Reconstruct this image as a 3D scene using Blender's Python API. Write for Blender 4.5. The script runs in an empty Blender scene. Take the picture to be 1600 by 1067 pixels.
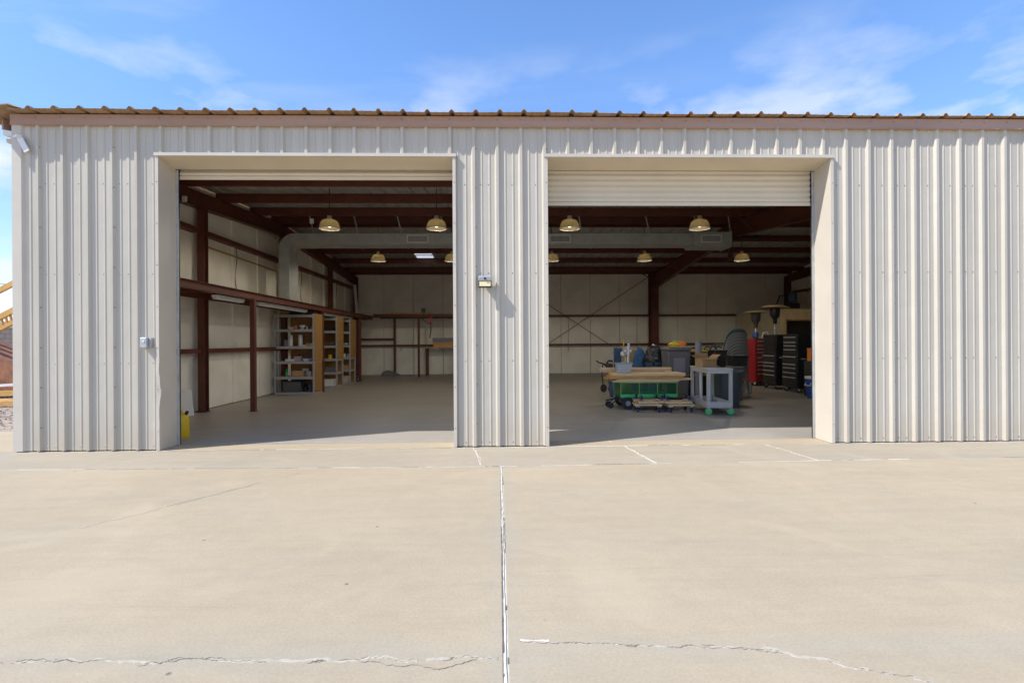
import bpy, bmesh, math, random
from mathutils import Vector, Matrix, noise as mnoise
R = random.Random(7)
sc = bpy.context.scene
COL = sc.collection
rad = math.radians

# ------------------------------------------------------------------ camera, sky, sun, exposure
CD, CH, FPX = 6.68, 1.344, 815.0
cam = bpy.data.cameras.new('camera'); camo = bpy.data.objects.new('camera', cam); COL.objects.link(camo)
cam.sensor_width = 36.0; cam.lens = FPX * 36.0 / 1600.0
cam.clip_start = 0.05; cam.clip_end = 3000
psi = math.atan(21 / 815.0); rho = rad(0.33)
fwd = Vector((math.sin(psi), math.cos(psi), 0)); rgt = Vector((math.cos(psi), -math.sin(psi), 0)); up = Vector((0, 0, 1))
r2 = rgt * math.cos(rho) - up * math.sin(rho); u2 = rgt * math.sin(rho) + up * math.cos(rho)
camo.matrix_world = Matrix.Translation((0, -CD, CH)) @ Matrix((
    (r2.x, u2.x, -fwd.x, 0), (r2.y, u2.y, -fwd.y, 0), (r2.z, u2.z, -fwd.z, 0), (0, 0, 0, 1)))
sc.camera = camo

sdir = Vector((2.3, 1.0, -2.88)).normalized()          # the way the sunlight travels
elev = math.asin(-sdir.z); azim = math.atan2(-sdir.x, -sdir.y)   # azimuth of the sun from +Y towards +X
sun = bpy.data.lights.new('sun', 'SUN'); sun.energy = 4.3; sun.angle = rad(0.53); sun.color = (1.0, 0.97, 0.93)
suno = bpy.data.objects.new('sun', sun); COL.objects.link(suno)
suno.rotation_euler = sdir.to_track_quat('-Z', 'Y').to_euler()

w = bpy.data.worlds.new('World'); sc.world = w; w.use_nodes = True
nt = w.node_tree; nt.nodes.clear()
def N(nt, t, **k):
    n = nt.nodes.new(t)
    for a, b in k.items():
        if a.startswith('i_'):
            n.inputs[a[2:].replace('_', ' ')].default_value = b
        else:
            setattr(n, a, b)
    return n
L = lambda nt, a, b: nt.links.new(a, b)
sky = N(nt, 'ShaderNodeTexSky'); sky.sky_type = 'NISHITA'; sky.sun_disc = False
sky.sun_elevation = elev; sky.sun_rotation = azim; sky.altitude = 400; sky.air_density = 1.05; sky.dust_density = 0.25; sky.ozone_density = 2.8
tc = N(nt, 'ShaderNodeTexCoord'); sx = N(nt, 'ShaderNodeSeparateXYZ'); L(nt, tc.outputs['Generated'], sx.inputs[0])
# cloud layer coordinates: project the view direction on a flat layer overhead
mz = N(nt, 'ShaderNodeMath', operation='ADD'); mz.inputs[1].default_value = 0.12; L(nt, sx.outputs['Z'], mz.inputs[0])
mz2 = N(nt, 'ShaderNodeMath', operation='MAXIMUM'); mz2.inputs[1].default_value = 0.05; L(nt, mz.outputs[0], mz2.inputs[0])
dx = N(nt, 'ShaderNodeMath', operation='DIVIDE'); L(nt, sx.outputs['X'], dx.inputs[0]); L(nt, mz2.outputs[0], dx.inputs[1])
dy = N(nt, 'ShaderNodeMath', operation='DIVIDE'); L(nt, sx.outputs['Y'], dy.inputs[0]); L(nt, mz2.outputs[0], dy.inputs[1])
cx = N(nt, 'ShaderNodeCombineXYZ'); L(nt, dx.outputs[0], cx.inputs[0]); L(nt, dy.outputs[0], cx.inputs[1])
mp = N(nt, 'ShaderNodeMapping'); L(nt, cx.outputs[0], mp.inputs[0]); mp.inputs['Rotation'].default_value = (0, 0, rad(-28)); mp.inputs['Scale'].default_value = (0.55, 1.5, 1)
mp.inputs['Location'].default_value = (3.55, 1.45, 0)
cn = N(nt, 'ShaderNodeTexNoise', i_Scale=1.25, i_Detail=9.0, i_Roughness=0.56, i_Distortion=0.5); L(nt, mp.outputs[0], cn.inputs['Vector'])
cr = N(nt, 'ShaderNodeValToRGB'); cr.color_ramp.elements[0].position = 0.50; cr.color_ramp.elements[1].position = 0.92
cr.color_ramp.elements[0].color = (0, 0, 0, 1); cr.color_ramp.elements[1].color = (0.6, 0.6, 0.6, 1)
L(nt, cn.outputs['Fac'], cr.inputs[0])
# lower white cumulus far off
mp3 = N(nt, 'ShaderNodeMapping'); L(nt, tc.outputs['Generated'], mp3.inputs[0]); mp3.inputs['Scale'].default_value = (2.2, 2.2, 5.5)
mp3.inputs['Location'].default_value = (0.35, 0.0, 0.1)
c2 = N(nt, 'ShaderNodeTexNoise', i_Scale=1.6, i_Detail=9.0, i_Roughness=0.55); L(nt, mp3.outputs[0], c2.inputs['Vector'])
c2r = N(nt, 'ShaderNodeValToRGB'); c2r.color_ramp.elements[0].position = 0.50; c2r.color_ramp.elements[1].position = 0.64; L(nt, c2.outputs['Fac'], c2r.inputs[0])
band = N(nt, 'ShaderNodeValToRGB'); be = band.color_ramp.elements; be[0].position = 0.0; be[0].color = (1, 1, 1, 1); be[1].position = 0.50; be[1].color = (0, 0, 0, 1)
e = be.new(0.28); e.color = (0.9, 0.9, 0.9, 1)
L(nt, sx.outputs['Z'], band.inputs[0])
cm = N(nt, 'ShaderNodeMath', operation='MULTIPLY'); L(nt, c2r.outputs[0], cm.inputs[0]); L(nt, band.outputs[0], cm.inputs[1])
mx = N(nt, 'ShaderNodeMath', operation='MAXIMUM'); cg = N(nt, 'ShaderNodeMapRange'); cg.inputs[1].default_value = -.75; cg.inputs[2].default_value = .15; cg.inputs[3].default_value = 1.6; cg.inputs[4].default_value = .30; L(nt, sx.outputs['X'], cg.inputs[0])
cgm = N(nt, 'ShaderNodeMath', operation='MULTIPLY'); L(nt, cr.outputs[0], cgm.inputs[0]); L(nt, cg.outputs[0], cgm.inputs[1]); L(nt, cgm.outputs[0], mx.inputs[0]); L(nt, cm.outputs[0], mx.inputs[1])
mixc = N(nt, 'ShaderNodeMix', data_type='RGBA'); L(nt, mx.outputs[0], mixc.inputs[0]); hs = N(nt, 'ShaderNodeHueSaturation', i_Hue=0.506, i_Saturation=1.14, i_Value=1.38); L(nt, sky.outputs[0], hs.inputs['Color']); hz = N(nt, 'ShaderNodeMapRange'); hz.inputs[1].default_value = 0.0; hz.inputs[2].default_value = 0.45; hz.inputs[3].default_value = 1.0; hz.inputs[4].default_value = 0.0; L(nt, sx.outputs['Z'], hz.inputs[0])
hm = N(nt, 'ShaderNodeMix', data_type='RGBA', blend_type='MULTIPLY'); L(nt, hz.outputs[0], hm.inputs[0]); L(nt, hs.outputs[0], hm.inputs[6]); hm.inputs[7].default_value = (0.72, 0.66, 0.74, 1); L(nt, hm.outputs[2], mixc.inputs[6])
mixc.inputs[7].default_value = (4.7, 4.95, 5.3, 1)
bg = N(nt, 'ShaderNodeBackground'); bg.inputs['Strength'].default_value = 0.15; L(nt, mixc.outputs[2], bg.inputs[0])
wo = N(nt, 'ShaderNodeOutputWorld'); L(nt, bg.outputs[0], wo.inputs[0])

sc.view_settings.view_transform = 'Standard'; sc.view_settings.look = 'None'; sc.view_settings.gamma = 1
sc.view_settings.exposure = 0.45
sc.view_settings.use_curve_mapping = False
sc.render.engine = 'CYCLES'
sc.cycles.max_bounces = 10; sc.cycles.diffuse_bounces = 7; sc.cycles.glossy_bounces = 4; sc.cycles.use_denoising = True
sc.cycles.sample_clamp_indirect = 6.0

# ------------------------------------------------------------------ materials
def mat(name, c, rough=0.6, metal=0.0, var=0.12, scale=3.0, bump=0.0, bscale=60.0, stretch=(1, 1, 1), spec=0.5, c2=None, thr=(0.35, 0.65), **kw):
    m = bpy.data.materials.new(name); m.use_nodes = True; t = m.node_tree
    b = t.nodes['Principled BSDF']
    b.inputs['Roughness'].default_value = rough; b.inputs['Metallic'].default_value = metal
    b.inputs['Specular IOR Level'].default_value = spec
    tcn = N(t, 'ShaderNodeTexCoord'); mpn = N(t, 'ShaderNodeMapping'); mpn.inputs['Scale'].default_value = stretch
    geo = N(t, 'ShaderNodeNewGeometry'); L(t, geo.outputs['Position'], mpn.inputs[0])
    n1 = N(t, 'ShaderNodeTexNoise', i_Scale=scale, i_Detail=7.0, i_Roughness=0.6); L(t, mpn.outputs[0], n1.inputs['Vector'])
    r = N(t, 'ShaderNodeValToRGB'); r.color_ramp.elements[0].position = thr[0]; r.color_ramp.elements[1].position = thr[1]
    a = tuple(x * (1 - var) for x in c) if c2 is None else c2
    r.color_ramp.elements[0].color = (*a, 1); r.color_ramp.elements[1].color = (*(tuple(min(1, x * (1 + var)) for x in c) if c2 is None else c), 1)
    L(t, n1.outputs['Fac'], r.inputs[0]); L(t, r.outputs[0], b.inputs['Base Color'])
    rr = N(t, 'ShaderNodeMapRange'); rr.inputs[3].default_value = max(0.02, rough - 0.1); rr.inputs[4].default_value = min(1, rough + 0.1)
    L(t, n1.outputs['Fac'], rr.inputs[0]); L(t, rr.outputs[0], b.inputs['Roughness'])
    if bump:
        n2 = N(t, 'ShaderNodeTexNoise', i_Scale=bscale, i_Detail=3.0); L(t, mpn.outputs[0], n2.inputs['Vector'])
        bm_ = N(t, 'ShaderNodeBump'); bm_.inputs['Strength'].default_value = bump; bm_.inputs['Distance'].default_value = 0.01
        L(t, n2.outputs['Fac'], bm_.inputs['Height']); L(t, bm_.outputs[0], b.inputs['Normal'])
    m['col'] = 1
    return m

def concrete(name, c, stain, rough=0.85, gloss=False, seed=0.0):
    m = bpy.data.materials.new(name); m.use_nodes = True; t = m.node_tree; b = t.nodes['Principled BSDF']
    geo = N(t, 'ShaderNodeNewGeometry'); P = geo.outputs['Position']
    off = N(t, 'ShaderNodeVectorMath', operation='ADD'); off.inputs[1].default_value = (seed, seed * 2.3, 0); L(t, P, off.inputs[0])
    def noise(scale, det, rgh, st=(1, 1, 1), dist=0.0, rot=0):
        mm = N(t, 'ShaderNodeMapping'); mm.inputs['Scale'].default_value = st; mm.inputs['Rotation'].default_value = (0, 0, rot); L(t, off.outputs[0], mm.inputs[0])
        n = N(t, 'ShaderNodeTexNoise', i_Scale=scale, i_Detail=det, i_Roughness=rgh, i_Distortion=dist); L(t, mm.outputs[0], n.inputs['Vector']); return n.outputs['Fac']
    def ramp(src, p0, p1, c0, c1):
        r = N(t, 'ShaderNodeValToRGB'); e = r.color_ramp.elements; e[0].position = p0; e[1].position = p1; e[0].color = (*c0, 1); e[1].color = (*c1, 1); L(t, src, r.inputs[0]); return r.outputs[0]
    def mix(f, a, bb, mode='MIX'):
        mm = N(t, 'ShaderNodeMix', data_type='RGBA', blend_type=mode)
        if isinstance(f, float): mm.inputs[0].default_value = f
        else: L(t, f, mm.inputs[0])
        for k, v in ((6, a), (7, bb)):
            if isinstance(v, tuple): mm.inputs[k].default_value = (*v, 1)
            else: L(t, v, mm.inputs[k])
        return mm.outputs[2]
    base = ramp(noise(0.55, 6, 0.55, dist=0.6), 0.3, 0.7, tuple(x * 0.93 for x in c), tuple(x * 1.05 for x in c))
    st = ramp(noise(0.9, 8, 0.65, (0.45, 1.6, 1), 1.2, 0.5), 0.50, 0.72, (0, 0, 0), (0.55, 0.55, 0.55))
    base = mix(st, base, stain)
    sweep = ramp(noise(2.2, 5, 0.7, (0.35, 3.2, 1), 0.4, 0.12), 0.46, 0.62, (0, 0, 0), (0.16, 0.16, 0.16))
    base = mix(sweep, base, tuple(x * 0.72 for x in c))
    if not gloss:
        sp = N(t, 'ShaderNodeSeparateXYZ'); L(t, P, sp.inputs[0]); nz = noise(2.6, 6, .65)
        for ax, c0_, wd_ in (('X', .03, .16), ('Y', -4.42, .17), ('Y', -1.0, .10)):
            a_ = N(t, 'ShaderNodeMath', operation='SUBTRACT'); L(t, sp.outputs[ax], a_.inputs[0]); a_.inputs[1].default_value = c0_
            b_ = N(t, 'ShaderNodeMath', operation='ABSOLUTE'); L(t, a_.outputs[0], b_.inputs[0])
            c_ = N(t, 'ShaderNodeMath', operation='MULTIPLY_ADD'); L(t, nz, c_.inputs[0]); c_.inputs[1].default_value = .30; L(t, b_.outputs[0], c_.inputs[2])
            base = mix(ramp(c_.outputs[0], .13, wd_ + .13, (.42, .42, .42), (0, 0, 0)), base, (0.37, 0.34, 0.27))
    fine = ramp(noise(70, 5, 0.8), 0.3, 0.7, (0.86, 0.86, 0.86), (1.10, 1.10, 1.10))
    base = mix(1.0, base, fine, 'MULTIPLY')
    mid = ramp(noise(7, 6, 0.7), 0.3, 0.7, (0.95, 0.95, 0.95), (1.03, 1.03, 1.03))
    base = mix(1.0, base, mid, 'MULTIPLY')
    vo = N(t, 'ShaderNodeTexVoronoi', i_Scale=2.3); L(t, off.outputs[0], vo.inputs['Vector'])
    spot = ramp(vo.outputs['Distance'], 0.016, 0.034, (0.75, 0.75, 0.75), (0, 0, 0))
    base = mix(spot, base, tuple(x * 0.3 for x in c))
    vo2 = N(t, 'ShaderNodeTexVoronoi', i_Scale=0.31); L(t, off.outputs[0], vo2.inputs['Vector'])
    rust = ramp(vo2.outputs['Distance'], 0.02, 0.11, (0.30, 0.30, 0.30), (0, 0, 0))
    scr = ramp(noise(1.7, 9, 0.75, (0.25, 2.6, 1), 2.0, -0.25), 0.60, 0.66, (0, 0, 0), (0.22, 0.22, 0.22)); base = mix(scr, base, tuple(x * 0.62 for x in c))
    blo = ramp(noise(0.8, 3, 0.5, dist=1.5), 0.58, 0.74, (0, 0, 0), (0.35, 0.35, 0.35)); base = mix(blo, base, tuple(min(1, x * 1.14) for x in c))
    base = mix(rust, base, (0.55, 0.33, 0.16))
    L(t, base, b.inputs['Base Color'])
    rr = N(t, 'ShaderNodeMapRange'); rr.inputs[3].default_value = rough - (0.18 if gloss else 0.05); rr.inputs[4].default_value = rough + 0.08
    L(t, noise(1.4, 6, 0.6, (0.6, 1.5, 1), 0.8), rr.inputs[0]); L(t, rr.outputs[0], b.inputs['Roughness'])
    b.inputs['Specular IOR Level'].default_value = 0.6 if gloss else 0.25
    bp = N(t, 'ShaderNodeBump'); bp.inputs['Strength'].default_value = 0.25 if not gloss else 0.06; bp.inputs['Distance'].default_value = 0.004
    L(t, noise(130, 3, 0.6), bp.inputs['Height']); L(t, bp.outputs[0], b.inputs['Normal'])
    return m

M = {}
M['slab'] = concrete('tan slab concrete', (0.432, 0.353, 0.240), (0.375, 0.328, 0.242))  # tan is the concrete's own colour
M['strip'] = concrete('greyer concrete strip', (0.40, 0.338, 0.248), (0.315, 0.298, 0.235), seed=4.0)
M['floor'] = concrete('sealed grey floor concrete', (0.38, 0.345, 0.295), (0.27, 0.255, 0.235), rough=0.52, gloss=True, seed=9.0)
M['caulk'] = mat('white joint filler', (0.61, 0.57, 0.49), 0.9, var=0.14, scale=9, bump=0.15, bscale=40)
M['crackdark'] = mat('open crack dark dirt', (0.26, 0.225, 0.185), 0.95, var=0.3, scale=14)  # dark tone of the crack lines
M['crackpale'] = mat('pale crack edge', (0.46, 0.41, 0.325), 0.95, var=0.1, scale=20)
M['wall'] = mat('weathered off-white wall sheet', (0.520, 0.478, 0.395), 0.48, var=0.05, scale=1.1, stretch=(1, 1, 0.25), spec=0.35)
def weather(m, dirt, dust_top=0.45):
    t = m.node_tree; b = t.nodes['Principled BSDF']; src = b.inputs['Base Color'].links[0].from_socket
    geo = N(t, 'ShaderNodeNewGeometry'); mp_ = N(t, 'ShaderNodeMapping'); mp_.inputs['Scale'].default_value = (14, 14, .55); L(t, geo.outputs['Position'], mp_.inputs[0])
    n = N(t, 'ShaderNodeTexNoise', i_Scale=1.0, i_Detail=6.0, i_Roughness=.65); L(t, mp_.outputs[0], n.inputs['Vector'])
    r_ = N(t, 'ShaderNodeMapRange'); r_.inputs[1].default_value = .48; r_.inputs[2].default_value = .80; r_.inputs[4].default_value = .35; L(t, n.outputs['Fac'], r_.inputs[0])
    m1 = N(t, 'ShaderNodeMix', data_type='RGBA'); L(t, r_.outputs[0], m1.inputs[0]); L(t, src, m1.inputs[6]); m1.inputs[7].default_value = (*dirt, 1)
    sp = N(t, 'ShaderNodeSeparateXYZ'); L(t, geo.outputs['Position'], sp.inputs[0])
    n2 = N(t, 'ShaderNodeTexNoise', i_Scale=3.5, i_Detail=5.0); L(t, geo.outputs['Position'], n2.inputs['Vector'])
    ad = N(t, 'ShaderNodeMath', operation='MULTIPLY_ADD'); L(t, n2.outputs['Fac'], ad.inputs[0]); ad.inputs[1].default_value = -.5; L(t, sp.outputs['Z'], ad.inputs[2])
    r2_ = N(t, 'ShaderNodeMapRange'); r2_.inputs[1].default_value = -.22; r2_.inputs[2].default_value = dust_top - .2; r2_.inputs[3].default_value = .5; r2_.inputs[4].default_value = 0; L(t, ad.outputs[0], r2_.inputs[0])
    m2 = N(t, 'ShaderNodeMix', data_type='RGBA'); L(t, r2_.outputs[0], m2.inputs[0]); L(t, m1.outputs[2], m2.inputs[6]); m2.inputs[7].default_value = (0.47, 0.39, 0.29, 1)
    L(t, m2.outputs[2], b.inputs['Base Color'])
    n3 = N(t, 'ShaderNodeTexNoise', i_Scale=2.2, i_Detail=2.0); L(t, geo.outputs['Position'], n3.inputs['Vector'])
    bp = N(t, 'ShaderNodeBump'); bp.inputs['Strength'].default_value = .35; bp.inputs['Distance'].default_value = .03; L(t, n3.outputs['Fac'], bp.inputs['Height']); L(t, bp.outputs[0], b.inputs['Normal'])
weather(M['wall'], (0.43, 0.365, 0.285))
M['trim'] = mat('off-white trim sheet', (0.58, 0.52, 0.43), 0.42, var=0.04, scale=2.0, spec=0.4)
M['fascia'] = mat('faded brown fascia', (0.47, 0.31, 0.235), 0.5, var=0.07, scale=2.2, stretch=(0.4, 1, 3), spec=0.35)
M['roofbrown'] = mat('weathered brown roof sheet', (0.38, 0.255, 0.15), 0.6, var=0.2, scale=6)
M['galv'] = mat('galvanised sheet', (0.50, 0.51, 0.50), 0.45, 0.45, var=0.16, scale=5)
M['duct'] = mat('galvanised duct', (0.46, 0.48, 0.46), 0.6, 0.3, var=0.12, scale=4)
M['redox'] = mat('red oxide primer steel', (0.135, 0.040, 0.025), 0.5, var=0.18, scale=3, spec=0.4)
M['liner'] = mat('white insulation facing', (0.90, 0.87, 0.77), 0.5, var=0.07, scale=1.5, bump=1.0, bscale=4)
M['slatm'] = mat('cream slat with warm bounce', (0.66, 0.575, 0.43), 0.45, var=0.04, scale=2)  # cream includes warm light bounced up from the concrete
M['black'] = mat('black painted steel', (0.022, 0.022, 0.024), 0.38, var=0.2, scale=6)
M['rubber'] = mat('black rubber', (0.03, 0.03, 0.03), 0.75, var=0.2)
M['chrome'] = mat('bright metal', (0.82, 0.82, 0.80), 0.42, 0.55, var=0.05)
M['grey'] = mat('grey plastic', (0.33, 0.33, 0.32), 0.55, var=0.06)
M['cartgrey'] = mat('light grey structural plastic', (0.50, 0.49, 0.46), 0.6, var=0.07, scale=8)
M['green'] = mat('green caster plastic', (0.05, 0.55, 0.16), 0.4, var=0.08)
M['greenmesh'] = mat('green coated steel', (0.022, 0.155, 0.06), 0.45, var=0.12)
M['lime'] = mat('light green wire', (0.25, 0.45, 0.10), 0.5, var=0.1)
M['bluecaster'] = mat('blue caster bracket', (0.04, 0.09, 0.30), 0.4, var=0.1)
M['blue'] = mat('blue plastic', (0.03, 0.09, 0.42), 0.4, var=0.08)
M['barrelblue'] = mat('dull blue plastic', (0.05, 0.10, 0.19), 0.5, var=0.15)
M['bagblue'] = mat('blue bag fabric', (0.04, 0.12, 0.28), 0.8, var=0.25, scale=12)
M['bagblack'] = mat('black bag plastic', (0.025, 0.027, 0.033), 0.35, var=0.3, scale=9)
M['canmat'] = mat('dark slate refuse bin plastic', (0.075, 0.095, 0.105), 0.5, var=0.1)
M['darkgrey'] = mat('charcoal plastic', (0.09, 0.09, 0.10), 0.5, var=0.1)
M['midgrey'] = mat('mid grey plastic', (0.16, 0.155, 0.17), 0.55, var=0.08)
M['tube'] = mat('grey violet tube', (0.27, 0.26, 0.31), 0.7, var=0.06)
M['teal'] = mat('teal resin chair', (0.07, 0.15, 0.17), 0.45, var=0.08)
M['resin'] = mat('grey resin chair', (0.25, 0.25, 0.24), 0.45, var=0.08)
M['red'] = mat('red tool chest paint', (0.42, 0.012, 0.02), 0.32, var=0.1)
M['white'] = mat('white plastic', (0.75, 0.75, 0.73), 0.45, var=0.04)
M['yellow'] = mat('yellow plastic', (0.80, 0.52, 0.015), 0.4, var=0.06)
M['orange'] = mat('orange plastic', (0.75, 0.22, 0.03), 0.5, var=0.1)
M['card'] = mat('brown cardboard', (0.46, 0.29, 0.14), 0.85, var=0.08, scale=8)
M['peg'] = mat('brown hardboard panel', (0.36, 0.19, 0.055), 0.7, var=0.08, scale=5)
M['shelf'] = mat('grey shelf steel', (0.36, 0.36, 0.38), 0.45, var=0.05)
M['osb'] = mat('pale deck board', (0.48, 0.30, 0.13), 0.8, var=0.15, scale=12)
M['wood1'] = mat('pale sawn lumber', (0.80, 0.58, 0.31), 0.75, var=0.14, scale=10, stretch=(0.6, 6, 6))
M['wood2'] = mat('orange stained lumber', (0.66, 0.36, 0.12), 0.65, var=0.16, scale=9, stretch=(0.6, 6, 6))
M['wood3'] = mat('weathered tan board', (0.58, 0.42, 0.26), 0.8, var=0.2, scale=8, stretch=(0.6, 6, 6))
M['ply'] = mat('plywood framing', (0.80, 0.62, 0.36), 0.75, var=0.1, scale=5)
M['room'] = mat('tan painted room wall', (0.66, 0.56, 0.40), 0.8, var=0.04)
M['tarp'] = mat('grey folded tarp', (0.20, 0.21, 0.23), 0.8, var=0.15, scale=8)
M['gravel'] = mat('grey brown gravel', (0.33, 0.265, 0.205), 0.95, var=0.4, scale=14, bump=1.0, bscale=22)
M['dirt'] = mat('desert dirt', (0.34, 0.26, 0.19), 0.95, var=0.15, scale=0.4, bump=0.4, bscale=5)
M['hill'] = mat('desert hill', (0.22, 0.19, 0.15), 0.95, var=0.25, scale=0.06)
M['block'] = mat('grey brown block', (0.19, 0.155, 0.14), 0.9, var=0.14, scale=3, bump=0.3, bscale=50)
M['shrub'] = mat('desert shrub leaf', (0.075, 0.085, 0.035), 0.8, var=0.3, scale=3)
M['eqyellow'] = mat('yellow machine paint', (0.60, 0.34, 0.09), 0.45, var=0.14, scale=5)
M['rust'] = mat('rusty steel plate', (0.27, 0.115, 0.055), 0.75, var=0.35, scale=5)
M['dark'] = mat('dark board and room shade', (0.035, 0.033, 0.033), 0.6, var=0.1)  # dark goods, and the painted shade inside the storage room
M['screw'] = mat('grey screw head', (0.24, 0.225, 0.21), 0.5, 0.2, var=0.2)
M['heatertop'] = mat('patio heater reflector', (0.42, 0.32, 0.19), 0.45, 0.35, var=0.08)
M['wire'] = mat('dark cable', (0.05, 0.05, 0.05), 0.7)
def clearish(name, c, rough, trans=0.0, alpha=1.0):
    m = mat(name, c, rough, var=0.04); b = m.node_tree.nodes['Principled BSDF']
    b.inputs['Transmission Weight'].default_value = trans; b.inputs['Alpha'].default_value = alpha; return m
M['tub'] = clearish('clear storage plastic', (0.55, 0.60, 0.65), 0.3, 0.0, 0.72)
def translucent(name, c, tint):
    m = bpy.data.materials.new(name); m.use_nodes = True; t = m.node_tree; t.nodes.remove(t.nodes['Principled BSDF'])
    n = N(t, 'ShaderNodeTexNoise', i_Scale=20.0); r = N(t, 'ShaderNodeValToRGB'); L(t, n.outputs['Fac'], r.inputs[0])
    r.color_ramp.elements[0].color = (*[x * 0.85 for x in c], 1); r.color_ramp.elements[1].color = (*c, 1)
    a = N(t, 'ShaderNodeBsdfTranslucent'); L(t, r.outputs[0], a.inputs[0])
    g = N(t, 'ShaderNodeBsdfPrincipled'); L(t, r.outputs[0], g.inputs['Base Color']); g.inputs['Roughness'].default_value = 0.25
    ms = N(t, 'ShaderNodeMixShader'); ms.inputs[0].default_value = tint; L(t, a.outputs[0], ms.inputs[1]); L(t, g.outputs[0], ms.inputs[2])
    L(t, ms.outputs[0], t.nodes['Material Output'].inputs[0]); return m
M['skyl'] = translucent('white skylight sheet', (0.9, 0.9, 0.88), 0.3)
M['dome'] = translucent('amber ribbed acrylic', (0.80, 0.72, 0.50), 0.5)
def emis(name, c, s):
    m = mat(name, c, 0.5); b = m.node_tree.nodes['Principled BSDF']
    b.inputs['Emission Color'].default_value = (*c, 1); b.inputs['Emission Strength'].default_value = s; return m
M['bulb'] = emis('warm lit bulb', (1.0, 0.82, 0.55), 6.0)
M['amberlens'] = mat('pale yellow lamp lens', (0.78, 0.66, 0.36), 0.3, var=0.06, scale=60)

# ------------------------------------------------------------------ mesh helpers
class MB:
    def __init__(s): s.v = []; s.f = []; s.mi = []; s.sm = []
    def add(s, vs, fs, mi=0, sm=False):
        o = len(s.v); s.v += [tuple(x) for x in vs]
        for f in fs: s.f.append(tuple(i + o for i in f)); s.mi.append(mi); s.sm.append(sm)
        return s
    def box(s, x0, x1, y0, y1, z0, z1, mi=0, T=None):
        vs = [Vector((x, y, z)) for z in (z0, z1) for y in (y0, y1) for x in (x0, x1)]
        if T: vs = [T @ q for q in vs]
        return s.add(vs, [(0, 2, 3, 1), (4, 5, 7, 6), (0, 1, 5, 4), (2, 6, 7, 3), (0, 4, 6, 2), (1, 3, 7, 5)], mi)
    def cbox(s, c, d, mi=0, T=None):
        return s.box(c[0] - d[0] / 2, c[0] + d[0] / 2, c[1] - d[1] / 2, c[1] + d[1] / 2, c[2] - d[2] / 2, c[2] + d[2] / 2, mi, T)
    def beam(s, a, b, w_, h_, mi=0, upv=(0, 0, 1)):      # a box from point a to b
        a = Vector(a); b = Vector(b); d = (b - a); l = d.length; d.normalize()
        u = Vector(upv); x = d.cross(u)
        if x.length < 1e-4: x = d.cross(Vector((0, 1, 0)))
        x.normalize(); z = x.cross(d)
        vs = []
        for t in (a, b):
            for i, j in ((-1, -1), (1, -1), (1, 1), (-1, 1)): vs.append(t + x * i * w_ / 2 + z * j * h_ / 2)
        return s.add(vs, [(0, 1, 2, 3), (7, 6, 5, 4), (0, 4, 5, 1), (1, 5, 6, 2), (2, 6, 7, 3), (3, 7, 4, 0)], mi)
    def cyl(s, a, b, r, n=12, r2=None, mi=0, cap=True):
        a = Vector(a); b = Vector(b); d = (b - a).normalized(); r2 = r if r2 is None else r2
        u = Vector((0, 0, 1)) if abs(d.z) < .9 else Vector((1, 0, 0)); x = d.cross(u).normalized(); y = d.cross(x)
        vs = []
        for t, q in ((a, r), (b, r2)):
            for k in range(n): an = 2 * math.pi * k / n; vs.append(t + x * q * math.cos(an) + y * q * math.sin(an))
        o = len(s.v); s.add(vs, [(k, (k + 1) % n, n + (k + 1) % n, n + k) for k in range(n)], mi, True)
        if cap:
            s.f.append(tuple(o + k for k in range(n))[::-1]); s.mi.append(mi); s.sm.append(False)
            s.f.append(tuple(o + n + k for k in range(n))); s.mi.append(mi); s.sm.append(False)
        return s
    def lathe(s, prof, c=(0, 0, 0), n=20, mi=0, sx_=1, sy_=1):
        vs = []
        for r, z in prof:
            for k in range(n): an = 2 * math.pi * k / n; vs.append((c[0] + r * sx_ * math.cos(an), c[1] + r * sy_ * math.sin(an), c[2] + z))
        fs = [(i * n + k, i * n + (k + 1) % n, (i + 1) * n + (k + 1) % n, (i + 1) * n + k) for i in range(len(prof) - 1) for k in range(n)]
        return s.add(vs, fs, mi, True)
    def tube(s, pts, r, n=8, mi=0):
        for a, b in zip(pts[:-1], pts[1:]): s.cyl(a, b, r, n, mi=mi)
        return s
    def xf(s, T):
        s.v = [tuple(T @ Vector(q)) for q in s.v]; return s
    def build(s, name, m, parent=None, bev=0.0, loc=(0, 0, 0), rz=0.0, kind=None, label=None):
        me = bpy.data.meshes.new(name)
        me.from_pydata(s.v, [], s.f)
        ms = m if isinstance(m, (list, tuple)) else [m]
        for q in ms: me.materials.append(M[q] if isinstance(q, str) else q)
        me.polygons.foreach_set('material_index', s.mi); me.polygons.foreach_set('use_smooth', s.sm)
        bm_ = bmesh.new(); bm_.from_mesh(me); bmesh.ops.recalc_face_normals(bm_, faces=bm_.faces); bm_.to_mesh(me); bm_.free()
        me.set_sharp_from_angle(angle=rad(38))
        o = bpy.data.objects.new(name, me); COL.objects.link(o)
        o.location = loc; o.rotation_euler = (0, 0, rz)
        if parent: o.parent = parent
        if bev:
            md = o.modifiers.new('bevel', 'BEVEL'); md.width = bev; md.segments = 2; md.limit_method = 'ANGLE'; md.angle_limit = rad(50)
        if kind: o['kind'] = kind
        if label: o['label'] = label
        return o
def thing(name, label, cat, loc=(0, 0, 0), rz=0.0, group=None):
    o = bpy.data.objects.new(name, None); COL.objects.link(o); o.empty_display_size = 0.2
    o.location = loc; o.rotation_euler = (0, 0, rz); o['label'] = label; o['category'] = cat
    if group: o['group'] = group
    return o
def tag(o, label, cat, group=None):
    o['label'] = label; o['category'] = cat
    if group: o['group'] = group
    return o
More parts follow.
